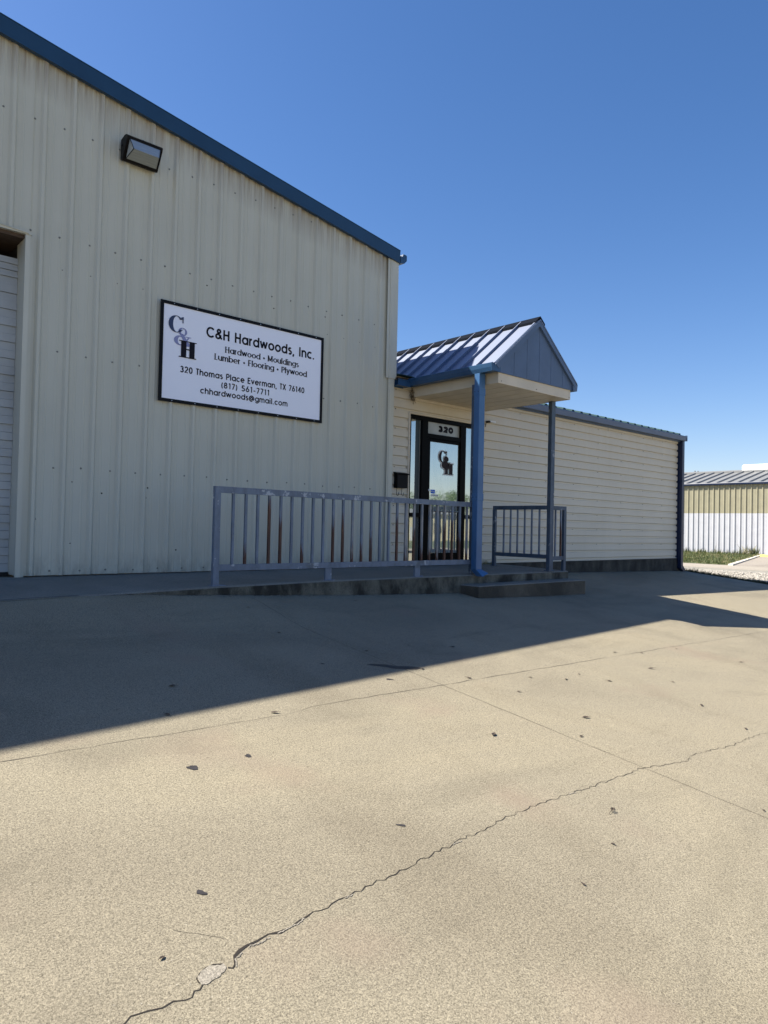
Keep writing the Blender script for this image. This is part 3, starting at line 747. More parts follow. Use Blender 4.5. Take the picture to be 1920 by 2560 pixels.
b.build('rollup_door', 'white_door', WH)
b = MB(); b.box(-5.22, -1.52, yd-.01, yd+.03, .0, .045); b.build('door_seal', 'dark', WH)

# ---------------------------------------------------------------- low office with horizontal ribs
OF = thing('office_building', (8.6, 0, 0), 'low cream office wing of horizontal ribbed metal with blue trim', 'building')
def hwall(b, x0, x1, z0, z1):
    pts = [(z0, 0.0)]
    for k in range(22):
        zl = 2.772-.1525*k           # lower lip of each groove
        for dz, dy in ((-.003, 0.0), (.003, .026), (.036, .026), (.048, 0.0)):
            z = zl+dz
            if z0 < z < z1: pts.append((z, dy))
    pts.sort(); pts.append((z1, 0.0))
    for (za, ya), (zb, yb) in zip(pts, pts[1:]):
        b.face([(x0, ya, za), (x1, ya, za) if False else (x1, ya, za), (x1, yb, zb), (x0, yb, zb)], 0)
b = MB()
hwall(b, 3.80, 4.20, .010, 3.0); hwall(b, 5.875, 13.42, .010, 3.0); hwall(b, 4.20, 5.875, 2.44, 3.0)
for k in range(0, 18, 2):
    zl = 2.772-.1525*k+.016
    for x in (3.93, 6.10, 7.10, 7.95, 8.90, 9.80, 10.75, 11.72, 12.62):
        b.disc((x, .025, zl), .0075, (0, -1, 0), .012, 1)
b.face([(12.10, -.002, 2.80), (12.108, -.002, 2.80), (12.104, -.002, 2.90), (12.096, -.002, 2.90)], 2)
b.face([(10.15, -.002, 2.79), (10.157, -.002, 2.79), (10.152, -.002, 2.88), (10.145, -.002, 2.88)], 2)
b.build('wall', ['siding', 'screw', 'dark'], OF)
b = MB(); b.box(3.86, 13.42, 9.0, 9.05, 0, 3.0); b.box(13.36, 13.42, .03, 9, 0, 3.0)
b.build('rear_wall', 'siding', OF)
b = MB(); b.bbox(6.4, 13.56, .004, .5, -.9, .004, .01); b.box(3.9, 6.4, .04, .5, -.9, -.002); b.build('foundation', 'foundation', OF)
SL = .25
def oroof(y): return 3.0+SL*(y+.12)
b = MB()
x0_, x1_ = 6.18, 13.50
k = 0
pts = []
xs_ = [x0_]
b.prism([(-.125, 2.992), (-.02, 2.992), (4.5, oroof(4.5)-.03), (9.1, 2.99), (9.1, 3.02), (4.5, oroof(4.5)), (-.125, 3.002)], 0, 3.88, 13.50)
x = 11.37-.3048*17
while x < 13.4:
    h = .042; w1, w2 = .055, .030
    if x > 6.2:
        b.v += [(x-w1, -.125, 3.003), (x-w2, -.125, 3.003+h), (x+w2, -.125, 3.003+h), (x+w1, -.125, 3.003),
                (x-w1, 4.5, oroof(4.5)), (x-w2, 4.5, oroof(4.5)+h), (x+w2, 4.5, oroof(4.5)+h), (x+w1, 4.5, oroof(4.5))]
        q = len(b.v)-8
        for f in ((0, 1, 2, 3), (0, 4, 5, 1), (1, 5, 6, 2), (2, 6, 7, 3)): b.f.append(tuple(q+i for i in f)); b.mi.append(0)
    x += .3048
b.build('roof', 'teal', OF)
b = MB()
b.prism([(-.125, 2.995), (-.160, 3.000), (-.168, 2.985), (-.160, 2.94), (-.150, 2.885), (-.04, 2.885), (-.04, 2.990), (-.048, 2.990), (-.048, 2.893), (-.143, 2.893), (-.152, 2.94), (-.155, 2.985)], 0, 6.20, 13.50)
b.box(13.50, 13.515, -.17, -.02, 2.88, 3.01); b.box(13.50, 13.56, -.15, -.12, 3.005, 3.022); b.box(6.20, 13.50, -.04, -.003, 2.86, 2.99)
for x in (7.2, 8.4, 9.6, 10.8, 12.0, 13.1): b.box(x-.008, x+.008, -.156, -.04, 2.988, 2.992)
b.build('gutter', 'gable_blue', OF)
b = MB()
b.prism([(3.835, -.125), (4.085, -.125), (4.085, -.02), (3.835, -.02)], 2, 2.825, 2.832)
b.box(3.835, 4.12, -.130, -.122, 2.825, 2.925); b.box(3.835, 4.05, -.02, -.004, 2.81, 2.93); b.box(3.835, 4.05, -.138, -.122, 2.912, 2.925)
b.build('gutter', 'gutter', OF)
b = MB(); b.face([(3.84, -.10, 2.945), (4.14, -.10, 2.955), (4.14, .10, 3.02), (3.84, .20, 3.02)]); b.box(3.84, 4.1, -.075, -.05, 2.93, 2.94)
b.build('valley_flashing', 'navy', OF)
b = MB()
b.bbox(13.400, 13.512, -.105, -.012, -.17, 2.884, .006)
b.prism([(13.400, -.17), (13.512, -.17), (13.63, -.27), (13.60, -.31), (13.545, -.31), (13.400, -.225)], 1, -.105, -.012)
for z in (.6, 1.9): b.box(13.392, 13.520, -.110, -.004, z, z+.03)
d = b.build('downspout', 'navy', OF)
b = MB(); b.box(13.37, 13.424, -.012, .05, .0, 2.9); b.build('corner_trim', 'navy', OF)

# entrance: frame, door, side panes
b = MB()
XA, XB, ZT = 4.222, 5.858, 2.435
yf = -.004
b.bbox(XA, 4.262, yf, .09, 0, ZT); b.bbox(5.82, XB, yf, .09, 0, ZT)
b.bbox(4.262, 5.82, yf, .09, 2.365, ZT)
b.bbox(4.505, 4.640, yf-.006, .09, 0, 2.366); b.bbox(5.435, 5.572, yf-.006, .09, 0, 2.366)
b.bbox(4.640, 5.435, yf-.002, .09, 2.090, 2.165)
b.bbox(4.262, 4.505, yf, .09, .79, .855); b.bbox(5.572, 5.82, yf, .09, .79, .855)
b.bbox(4.262, 4.505, yf, .09, 0, .075); b.bbox(5.572, 5.82, yf, .09, 0, .075)
b.bbox(4.640, 5.435, .0, .09, .0, .022)
b.build('entrance_frame', 'bronze', OF)
for x0_, x1_, z0_, z1_ in ((4.262, 4.505, .855, 2.365), (4.262, 4.505, .075, .79), (5.572, 5.82, .855, 2.365), (5.572, 5.82, .075, .79)):
    b = MB(); b.box(x0_, x1_, .036, .044, z0_, z1_); b.build('side_pane', 'glass', OF)
b = MB(); b.box(4.395, 4.475, .031, .0345, .855, 2.365); b.build('reflection_strip', 'reflected_band', OF); b = MB(); b.box(4.395, 4.475, .031, .0345, .075, .79); b.build('reflection_strip', 'reflected_band', OF)  # added dark strips: the band reflected in the left panes, put in as colour
b = MB(); b.box(4.640, 5.435, .034, .044, 2.165, 2.365); tr = b.build('transom_panel', 'frost', OF)
b = MB(); text(b, '320', 4.918, 5.278, 2.234, .080, .0325, .52, 0)
for xx in (4.955, 5.095, 5.235): pass
b.build('house_number', 'ink', tr)
b = MB()
b.bbox(4.646, 4.712, .004, .052, .026, 2.088); b.bbox(5.368+.05, 5.432, .004, .052, .026, 2.088)
b.bbox(4.712, 5.418, .004, .052, 2.040, 2.088); b.bbox(4.712, 5.418, .004, .052, .026, .205)
door = b.build('door', 'bronze', OF)
b = MB(); b.box(4.712, 5.418, .024, .032, .205, 2.040); gl = b.build('glass_pane', 'glass', door)
b = MB(); b.tube([(4.745, .004, 1.02), (4.745, -.045, 1.02), (4.745, -.045, .78), (4.745, .004, .78)], .011, 8); b.tube([(4.76, -.02, .90), (5.38, -.02, .90)], .014, 8)
b.build('door_handle', 'screw', door)
b = MB(); b.disc((4.700, .004, 1.236), .020, (0, -1, 0), .010, 0, 14); b.build('lock', 'halo', door)
b = MB(); shape(b, LC, 4.912, 5.118, 1.700, 1.925, .0200, 0); shape(b, LA, 4.975, 5.225, 1.605, 1.835, .0180, 0); shape(b, LH, 5.035, 5.300, 1.505, 1.725, .0160, 0)
b.build('door_lettering_outline', 'halo', gl)
b = MB(); shape(b, LC, 4.925, 5.128, 1.712, 1.912, .0130, 0)
for p in (A(.0, 0, 1, 1, 0, 360, 18),):
    b.face([(5.097+.052*u, .0098, 1.775+.052*v) for u, v in p[:-1]]); b.face([(5.060+.062*u, .0094, 1.678+.062*v) for u, v in p[:-1]])
shape(b, LA, 4.995, 5.215, 1.620, 1.820, .0110, 0); shape(b, LH, 5.055, 5.285, 1.522, 1.705, .0090, 0)
b.face([(5.055, .0075, 1.60), (5.15, .0075, 1.60), (5.15, .0075, 1.73), (5.09, .0075, 1.73)])
b.face([(5.12, .0072, 1.64), (5.20, .0072, 1.64), (5.18, .0072, 1.70), (5.12, .0072, 1.73)])
b.build('door_lettering', 'maroon', gl)
b = MB(); b.box(4.758, 4.856, .019, .0235, 1.188, 1.250); b.box(4.764, 4.79, .0165, .0188, 1.212, 1.226, 1); b.box(4.795, 4.845, .0165, .0188, 1.216, 1.221, 1); b.build('blue_sticker', ['sticker', 'halo'], gl)
b = MB(); b.box(4.762, 4.935, .019, .0235, 1.146, 1.174, 0); text(b, 'NO SOLICITING' if False else 'NO SOLICITING'.replace('S', 'S'), 4.770, 4.928, 1.153, .014, .0180, .18, 1); b.build('notice_label', ['halo', 'ink'], gl)
b = MB()
b.bbox(4.196, 4.222, -.022, .03, 0, 2.462); b.bbox(5.858, 5.884, -.022, .03, 0, 2.462); b.bbox(4.222, 5.858, -.022, .03, 2.436, 2.462)
b.build('opening_trim', 'fascia', OF)
b = MB(); b.box(4.1, 6.0, .9, .95, 0, 2.9); b.build('interior_wall', 'dark', OF)

# ---------------------------------------------------------------- gabled canopy over the door
CA = thing('entrance_canopy', (5.157, -.9, 0), 'gabled porch canopy with blue standing seam roof over the office door', 'canopy')
cx0, cx1, cyf, cz = 4.258, 6.057, -1.758, 2.700
b = MB(); yy = .0
nb = 6
for i in range(nb):
    xa = cx0+.012+(cx1-cx0-.024)*i/nb; xb = cx0+.012+(cx1-cx0-.024)*(i+1)/nb
    b.box(xa+.007, xb-.007, cyf+.012, -.003, cz+.004, cz+.016)
b.box(cx0+.012, cx1-.012, cyf+.012, -.003, cz+.0175, cz+.030, 1)
b.build('soffit', ['fascia', 'dark'], CA)
b = MB()
b.bbox(cx0, cx0+.012, cyf, -.003, cz, 2.862, .002); b.bbox(cx1-.012, cx1, cyf, -.003, cz, 2.862, .002); b.bbox(cx0+.012, cx1-.012, cyf, cyf+.012, cz, 2.858, .002)
b.bbox(cx0-.003, cx0+.030, cyf-.003, cyf+.03, cz-.002, 2.858, .002)
for x in (cx0+.07, 5.16, cx1-.035): b.disc((x, cyf-.001, cz+.035), .007, (0, -1, 0), .004, 1)
b.build('fascia', ['fascia', 'dark'], CA)
PK = (5.157, 3.800); LE = (4.135, 2.962); RE = (6.150, 2.975)
sl = (PK[1]-LE[1])/(PK[0]-LE[0])
b = MB()
for xa, xb in zip([4.215, 4.593, 4.897, 5.198, 5.497, 5.806], [4.593, 4.897, 5.198, 5.497, 5.806, 6.10]):
    za = lambda x: 2.856+.0; zt = lambda x: (3.735-sl*abs(x-5.157))
    if xa < 5.157 < xb: P = [(xa+.003, 2.856), (xb-.003, 2.856), (xb-.003, zt(xb)), (5.157, zt(5.157)), (xa+.003, zt(xa))]
    else: P = [(xa+.003, 2.856), (xb-.003, 2.856), (xb-.003, max(2.86, zt(xb))), (xa+.003, max(2.86, zt(xa)))]
    b.prism(P, 1, cyf-.016, cyf+.004)
    b.prism([(xb-.003, 2.856), (xb+.003, 2.856), (xb+.003, max(2.86, zt(xb+.003))), (xb-.003, max(2.86, zt(xb-.003)))], 1, cyf-.006, cyf+.002)
b.box(4.215, 6.10, cyf-.022, cyf-.0, 2.848, 2.858)
b.build('gable_panel', 'gable_blue', CA)
b = MB(); yr0, yr1 = cyf-.052, cyf-.018
d_ = .098
b.prism([LE, (PK[0], PK[1]), (PK[0], PK[1]-d_*1.2), (4.215, 2.893), (4.178, 2.905)], 1, yr0, yr1)
b.prism([(PK[0]+.002, PK[1]), RE, (6.098, 2.905), (PK[0]+.002, PK[1]-d_*1.2)], 1, yr0, yr1)
b.build('rake_trim', 'gable_blue', CA)
# bright top lip of the rake
def val_y(x): # office roof meets the canopy roof here
    z = PK[1]-sl*abs(x-PK[0]); return max(-.10, (z-3.0)/SL-.12)
RZ = lambda x: PK[1]-.012-sl*abs(x-PK[0])
for side in (-1, 1):
    b = MB()
    xe = LE[0]-.012 if side < 0 else RE[0]+.01
    xsn = [xe+(PK[0]-xe)*i/10 for i in range(11)]
    for xa, xb in zip(xsn, xsn[1:]):
        y0a = yr0-.006
        b.face([(xa, y0a, RZ(xa)), (xb, y0a, RZ(xb)), (xb, val_y(xb), RZ(xb)), (xa, val_y(xa), RZ(xa))])
        b.face([(xa, y0a, RZ(xa)-.02), (xb, y0a, RZ(xb)-.02), (xb, val_y(xb), RZ(xb)-.02), (xa, val_y(xa), RZ(xa)-.02)])
        b.face([(xa, y0a, RZ(xa)), (xb, y0a, RZ(xb)), (xb, y0a, RZ(xb)-.02), (xa, y0a, RZ(xa)-.02)])
    b.face([(xe, yr0-.006, RZ(xe)), (xe, -.1, RZ(xe)), (xe, -.1, RZ(xe)-.02), (xe, yr0-.006, RZ(xe)-.02)])
    nrm = Vector((-sl*(1 if side < 0 else -1), 0, 1)).normalized()
    # edge roll on the gable and standing seams
    for k in range(0, 16):
        y = -1.785+.3075*k
        # lower end where the seam meets the valley
        xlo = xe+.01*(-side)
        while abs(xlo-PK[0]) > .05 and y > val_y(xlo)+1e-6 and y > -.1: xlo += -side*.005*-1 if False else (.005 if side < 0 else -.005)
        if abs(xlo-PK[0]) <= .06: continue
        w_, h_ = (.010, .040) if k else (.016, .018)
        xh = PK[0]+side*.012
        P = []
        for x in (xlo, xh):
            base = Vector((x, y, RZ(x)))
            P.append([base+Vector((0, -w_, -.004)), base+Vector((0, -w_*.7, 0))+nrm*h_, base+Vector((0, w_*.7, 0))+nrm*h_, base+Vector((0, w_, -.004))])
        b.face(P[0])
        for i in range(3): b.face([P[0][i], P[1][i], P[1][i+1], P[0][i+1]])
    b.build('roof_panel', 'roof_blue', CA)
b = MB()
for side in (-1, 1):
    xa = PK[0]; xb = PK[0]+side*.115
    za, zb = PK[1]+.030, PK[1]+.030-sl*.115
    b.face([(xa, yr0-.004, za), (xb, yr0-.004, zb), (xb, 3.0, zb), (xa, 3.0, za)]); b.face([(xb, yr0-.004, zb), (xb, 3.0, zb), (xb, 3.0, zb-.035), (xb, yr0-.004, zb-.035)])
b.face([(PK[0]-.115, yr0-.004, PK[1]+.03-sl*.115), (PK[0], yr0-.004, PK[1]+.03), (PK[0]+.115, yr0-.004, PK[1]+.03-sl*.115), (PK[0], yr0-.004, PK[1]-.03)])
b.build('ridge_cap', 'ridge', CA)
gp_ = [(0, .115), (.006, .120), (.020, .112), (.016, .055), (.0, .0), (-.100, .0), (-.100, .105), (-.094, .105), (-.094, .006), (-.006, .006), (.008, .055), (.012, .108)]
b = MB(); b.prism([(4.150-px_, 2.842+pz_) for px_, pz_ in [(p[0]+.06, p[1]) for p in gp_]], 1, -1.800, -.10)
b.prism([(4.05, 2.842), (4.25, 2.842), (4.25, 2.95), (4.05, 2.95)], 1, -1.804, -1.798)
b.build('gutter', 'gutter', CA)
b = MB(); b.prism([(6.165+px_, 2.842+pz_) for px_, pz_ in [(p[0]+.0, p[1]) for p in gp_]], 1, -1.800, -.10)
b.prism([(6.065, 2.842), (6.172, 2.842), (6.19, 2.95), (6.065, 2.95)], 1, -1.804, -1.798)
b.build('gutter', 'gable_blue', CA)
# posts
b = MB(); b.bbox(5.975, 6.075, -1.475, -1.405, -.03, cz+.006, .004); b.bbox(5.955, 6.095, -1.478, -1.385, -.04, -.022, .003); b.build('post', 'rail_dark', CA)
b = MB(); b.bbox(4.150, 4.250, -1.43, -1.36, -.03, cz+.006, .004); b.build('post', 'rail_dark', CA)
b = MB()
dx0, dx1, dy0, dy1 = 4.090, 4.215, -1.560, -1.458
b.bbox(dx0, dx1, dy0, dy1, .035, 2.846, .006)
for z in (1.02, 2.53):
    b.bbox(dx0-.004, dx1+.004, dy0-.004, dy1+.004, z, z+.10, .003)
    for yy_ in (dy0+.02, dy1-.02): b.disc((dx0-.005, yy_, z+.05), .007, (-1, 0, 0), .004, 1)
ds = b.build('downspout', ['ds', 'dark'], CA)
b = MB()
b.v += [(dx0, dy0, .040), (dx1, dy0, .040), (dx1, dy1, .040), (dx0, dy1, .040), (dx0+.045, dy0-.085, -.055), (dx1+.045, dy0-.085, -.010), (dx1+.045, dy1-.070, -.010), (dx0+.045, dy1-.070, -.055)]
for f in ((0, 1, 5, 4), (1, 2, 6, 5), (2, 3, 7, 6), (3, 0, 4, 7)): b.f.append(f); b.mi.append(0)
b.face([(dx0+.047, dy0-.080, -.050), (dx1+.043, dy0-.080, -.012), (dx1+.043, dy1-.072, -.012), (dx0+.047, dy1-.072, -.050)], 1)
b.build('elbow', ['ds', 'dark'], ds)
b = MB()
for i in range(60):
    x, z = random.gauss(4.235, .030), random.uniform(2.66, 2.86)
    b.tube([(x, -.01-random.random()*.05, z), (x+random.uniform(-.03, .03), -.03-random.random()*.05, z-random.uniform(.03, .09))], .0025, 3)
tag(b.build('bird_nest', 'nest'), 'ragged dry grass nest tucked under the canopy gutter corner', 'nest')

# ---------------------------------------------------------------- company sign
SG = thing('company_sign', (1.22, -.035, 2.075), 'white company sign with black border on the beige wall', 'sign')
z0 = 2.075
b = MB(); b.box(.02, 2.42, -.042, -.034, z0+.02, z0+1.20); panel = b.build('sign_panel', 'sign_white', SG)
b = MB()
for a in ((0, 2.44, z0, z0+.038), (0, 2.44, z0+1.182, z0+1.22), (0, .038, z0+.038, z0+1.182), (2.402, 2.44, z0+.038, z0+1.182)): b.box(a[0], a[1], -.052, -.033, a[2], a[3])
for k in range(8):
    x = .169+P0*k
    for z in (z0+.019, z0+1.201): b.disc((x, -.0525, z), .0065, (0, -1, 0), .003, 1)
b.build('sign_border', ['sign_black', 'rivet'], SG)
b = MB()
text(b, 'C&H Hardwoods, Inc.', .611, 2.286, z0+.885, .131, -.0445, .185)
text(b, 'Hardwood * Mouldings', .878, 2.020, z0+.730, .080, -.0445, .21, serif=True)
text(b, 'Lumber * Flooring * Plywood', .729, 2.160, z0+.616, .080, -.0445, .21, serif=True)
text(b, '320 Thomas Place Everman, TX 76140', .270, 2.126, z0+.384, .078, -.0445, .185)
text(b, '(817) 561-7711', .830, 1.558, z0+.273, .074, -.0445, .185)
text(b, 'chhardwoods@gmail.com', .546, 1.852, z0+.163, .076, -.0445, .185)
b.build('sign_lettering', 'ink', panel)
b = MB(); shape(b, LC, .103, .302, z0+.856, z0+1.065, -.0465, 0); b.build('logo_letter', 'ink_navy', panel)
b = MB(); shape(b, LA, .178, .402, z0+.708, z0+.931, -.0440, 0); b.build('logo_ampersand', 'ink_lav', panel)
b = MB(); shape(b, LH, .245, .476, z0+.567, z0+.775, -.0485, 0); b.build('logo_letter', 'ink', panel)

# ---------------------------------------------------------------- wall lamp, mailbox, small bracket
LP = thing('wall_lamp', (-.32, -.03, 4.9), 'black wall pack floodlight high on the beige wall', 'lamp')
x0_, x1_ = -.532, -.108
prof_ = [(-.03, 4.792), (-.03, 5.028), (-.14, 5.046), (-.190, 5.036), (-.222, 5.010), (-.212, 4.978), (-.085, 4.775)]
b = MB(); b.prism(prof_, 0, x0_, x1_); b.disc((x0_-.001, -.07, 4.95), .012, (-1, 0, 0), .008, 0)
b.build('housing', 'black', LP)
b = MB()
y_t, z_t, y_b, z_b = -.216, 4.982, -.100, 4.792
e0, e1 = x0_+.030, x1_-.028
Pm = (-.262, 4.862)
i0, i1 = e0+.030, e1-.030
b.face([(e0, y_t, z_t), (e1, y_t, z_t), (i1, Pm[0], Pm[1]), (i0, Pm[0], Pm[1])]); b.face([(i0, Pm[0], Pm[1]), (i1, Pm[0], Pm[1]), (e1, y_b-.02, z_b), (e0, y_b-.02, z_b)])
b.face([(e0, y_t, z_t), (i0, Pm[0], Pm[1]), (e0, y_b-.02, z_b)]); b.face([(e1, y_t, z_t), (e1, y_b-.02, z_b), (i1, Pm[0], Pm[1])]); b.face([(e0, y_t, z_t), (e0, y_b-.02, z_b), (e1, y_b-.02, z_b), (e1, y_t, z_t)])
lens = b.build('lens', 'lens', LP)
b = MB()
for P in ([(e0, y_t, z_t), (i0, Pm[0], Pm[1]), (e0, y_b-.02, z_b)], [(e1, y_t, z_t), (i1, Pm[0], Pm[1]), (e1, y_b-.02, z_b)]):
    b = MB(); b.tube([(p[0], p[1]-.003, p[2]-.001) for p in P], .0045, 6); b.build('lens_gasket', 'black', LP)
MX = thing('mailbox', (4.0, -.02, 1.1), 'black metal mailbox with two newspaper hooks beside the door', 'mailbox')
b = MB(); b.prism([(-.004, 1.232), (-.004, 1.470), (-.085, 1.455), (-.085, 1.232)], 0, 3.905, 4.125); b.build('box', 'black', MX)
b = MB(); b.prism([(-.002, 1.484), (-.095, 1.462), (-.104, 1.447), (-.100, 1.440), (-.002, 1.472)], 0, 3.888, 4.142); b.prism([(-.002, 1.472), (-.095, 1.452), (-.095, 1.430), (-.002, 1.452)], 0, 3.894, 3.898); b.build('lid', 'black', MX)
for x in (3.945, 4.055):
    b = MB(); b.tube([(x-.022, -.05, 1.235), (x-.022, -.05, 1.150)]+[(x+.022*-math.cos(rad(a)), -.05, 1.140-.028*math.sin(rad(a))) for a in range(0, 181, 20)]+[(x+.022, -.05, 1.165)], .0042, 6)
    b.build('hook', 'black', MX)
b = MB(); b.box(6.13, 6.30, -.06, -.03, 2.520, 2.545, 0); b.box(6.09, 6.14, -.07, .0, 2.505, 2.535, 1); b.tube([(6.09, -.01, 2.50), (6.075, -.01, 2.43)], .006, 6, 1)
tag(b.build('wall_sensor', ['halo', 'dark']), 'tiny white sensor on the siding just right of the downspout', 'sensor')

# ---------------------------------------------------------------- railings
RL = thing('ramp_railing', (2.1, -1.41, -.035), 'long chalky blue steel railing with rusty bars along the raised walk', 'railing')
ry0, ry1 = -1.435, -1.385
zt0, zt1 = 1.010, .995
def slopebox(b, x0, x1, y0, y1, za, zb, h):
    b.v += [(x0, y0, za-h), (x0, y1, za-h), (x0, y1, za), (x0, y0, za), (x1, y0, zb-h), (x1, y1, zb-h), (x1, y1, zb), (x1, y0, zb)]
    q = len(b.v)-8
    for f in ((0, 3, 2, 1), (4, 5, 6, 7), (0, 4, 7, 3), (1, 2, 6, 5), (3, 7, 6, 2), (0, 1, 5, 4)): b.f.append(tuple(q+i for i in f)); b.mi.append(0)
b = MB(); slopebox(b, .036, 4.13, ry0, ry1, 1.011, .998, .068); b.build('top_rail', 'rail', RL)
b = MB(); slopebox(b, .105, 4.13, ry0+.003, ry1-.003, .181, .176, .066); b.build('bottom_rail', 'rail', RL)
b = MB(); b.bbox(.036, .105, ry0-.001, ry1+.001, -.040, .943, .003); b.build('post', 'rail', RL)
b = MB(); b.bbox(.02, .17, ry0-.03, ry1+.03, -.046, -.036, .002); b.build('base_plate', 'rail', RL)
for x in (1.516, 3.010):
    b = MB(); b.bbox(x, x+.095, ry0+.006, ry1-.006, -.036, .112, .003); b.build('post', 'rail', RL)
    b = MB(); b.bbox(x-.03, x+.125, ry0-.025, ry1+.02, -.037, -.028, .002)
    for xx in (x-.018, x+.112): b.disc((xx, ry0-.012, -.028), .009, (0, 0, 1), .012)
    b.build('base_plate', 'rail', RL)
bx = [0.266, 0.422, 0.573, 0.723, 0.875, 1.026, 1.178, 1.326, 1.478, 1.628, 1.779, 1.928, 2.077, 2.233, 2.38, 2.531, 2.678, 2.839, 2.986, 3.134, 3.284, 3.434, 3.584, 3.733, 3.889, 4.041]
rl = {1: 1, 3: 4, 4: 3, 6: 1, 9: 3, 10: 3, 11: 'p', 13: 2, 16: 3, 17: 'p', 18: 'r', 19: 'p', 20: 'p', 21: 'p', 22: 'r', 23: 3, 24: 2, 25: 'p', 12: 1}
for i, x in enumerate(bx):
    k = rl.get(i, 0); mt = {'p': 'balp', 'r': 'balpr'}.get(k, 'bal%s' % k)
    b = MB(); w_ = .0145 if i != 17 else .021
    b.bbox(x-w_, x+w_, -1.425, -1.397, .115, .950, .002); o = b.build('baluster', mt, RL)
    if k in (3, 4, 'r'): o['label'] = 'rusty baluster'
SR = thing('short_railing', (6.0, -.8, -.03), 'short slate blue railing behind the right canopy post', 'railing')
sx0, sx1 = 5.955, 6.000
b = MB(); b.bbox(sx0, sx1, -1.40, -.31, .955, 1.020, .003); b.bbox(6.075, 6.50, -1.430, -1.385, .955, 1.020, .003); b.build('top_rail', 'rail_dark', SR)
b = MB(); b.bbox(sx0+.003, sx1-.003, -1.40, -.37, .165, .228, .003); b.bbox(6.075, 6.45, -1.427, -1.388, .135, .198, .003); b.build('bottom_rail', 'rail_dark', SR)
b = MB(); b.bbox(sx0-.001, sx1+.001, -.37, -.305, -.03, .956, .003); b.build('post', 'rail_dark', SR)
b = MB(); b.bbox(6.435, 6.502, -1.431, -1.384, -.05, .956, .003); b.build('post', 'rail_dark', SR)
for y in (-.54, -.683, -.827, -.974, -1.117, -1.267):
    b = MB(); b.bbox(sx0+.010, sx1-.010, y-.013, y+.013, .226, .957, .002); b.build('baluster', 'bal0', SR)
for x, mt in ((6.222, 'bal0'), (6.372, 'bal3')):
    b = MB(); b.bbox(x-.013, x+.013, -1.420, -1.394, .196, .957, .002); b.build('baluster', mt, SR)

# ---------------------------------------------------------------- neighbouring building
NB = thing('neighbour_building', (39, 5, -.52), 'long khaki and white ribbed metal building across the lane', 'building')
ND = 39.0; NY0, NY1 = -14, 24
M['khaki'] = simple('khaki_ribbed_metal', (0.30, 0.275, 0.185), 0.5, var=.08, vs=3)
M['white_rib'] = simple('white_ribbed_metal', (0.47, 0.47, 0.49), 0.5, var=.05, vs=3)
def nwall(z0, z1, name, mat, dx=0):
    b = MB(); pts = []
    k = 0; y = NY0
    while y < NY1:
        for dy, d in ((0, 0), (.03, -.055), (.065, -.055), (.095, 0), (.16, 0), (.17, -.008), (.18, -.008), (.19, 0), (.23, 0), (.24, -.008), (.25, -.008), (.26, 0)): pts.append((y+dy, ND+d+dx))
        y += P0
    for (ya, xa), (yb, xb) in zip(pts, pts[1:]): b.face([(xa, ya, z0), (xb, yb, z0), (xb, yb, z1), (xa, ya, z1)])
    b.build(name, mat, NB)
nwall(-.56, 1.84, 'lower_wall', 'white_rib'); nwall(1.84, 3.5, 'upper_wall', 'khaki', .004)
b = MB(); b.box(ND+.1, ND+9, NY1, NY1+.1, -.6, 3.5); b.box(ND+.1, ND+9, NY0-.1, NY0, -.6, 3.5); b.box(ND+9, ND+9.1, NY0, NY1, -.6, 3.5); b.build('end_wall', 'khaki', NB)
b = MB(); b.prism([(ND-.16, 3.50), (ND-.02, 3.50), (ND-.02, 3.60), (ND-.16, 3.63), (ND-.18, 3.60)], 1, NY0-.2, NY1+.2); b.build('gutter', 'navy', NB)
b = MB()
def nz(x): return 3.62+.24*(x-ND)
b.face([(ND-.1, NY0-.2, nz(ND-.1)), (ND-.1, NY1+.2, nz(ND-.1)), (43, NY1+.2, nz(43)), (43, NY0-.2, nz(43))]); b.face([(43, NY0-.2, nz(43)), (43, NY1+.2, nz(43)), (48.2, NY1+.2, 3.4), (48.2, NY0-.2, 3.4)])
y = 8.113-.605*30
while y < NY1:
    h = .085
    P = [[(x, y+dy, nz(x)+dz) for dy, dz in ((-.06, 0), (-.03, h), (.03, h), (.06, 0))] for x in (ND-.12, 42.85)]
    b.face(P[0])
    for i in range(3): b.face([P[0][i], P[1][i], P[1][i+1], P[0][i+1]])
    y += .605
b.build('roof', 'grey_roof', NB)
b = MB(); b.prism([(42.7, nz(42.7)+.005), (42.7, nz(42.7)+.10), (43.0, nz(43)+.115), (43.3, nz(42.7)+.10), (43.3, nz(42.7)+.005)], 1, NY0-.2, NY1+.2); b.build('ridge_cap', 'grey_roof', NB)
b = MB(); b.prism([(42.9, 4.62), (42.9, 4.90), (43.1, 5.02), (43.9, 5.02), (43.9, 4.62)], 1, -2, 10.07); b.build('ridge_vent', 'vent_white', NB)
b = MB(); b.box(43.0, 43.8, -2, 10.0, 4.4, 4.62); b.build('vent_base', 'grey_roof', NB)
for y, h in ((13.18, .16), (12.98, .14)):
    b = MB(); b.tube([(43.2, y, 4.5), (43.2, y, 4.62+h*.6)], .02, 6); b.tube([(43.2, y, 4.62+h*.6), (43.2, y, 4.62+h)], .045, 6); b.build('vent_pipe', 'screw', NB)
b = MB(); b.prism([(37.15, -.545), (37.35, -.545), (37.31, -.43), (37.19, -.43)], 1, 5.0, 6.85)
tag(b.build('wheel_stop', 'yellow'), 'yellow painted concrete wheel stop on the far drive', 'wheel stop')

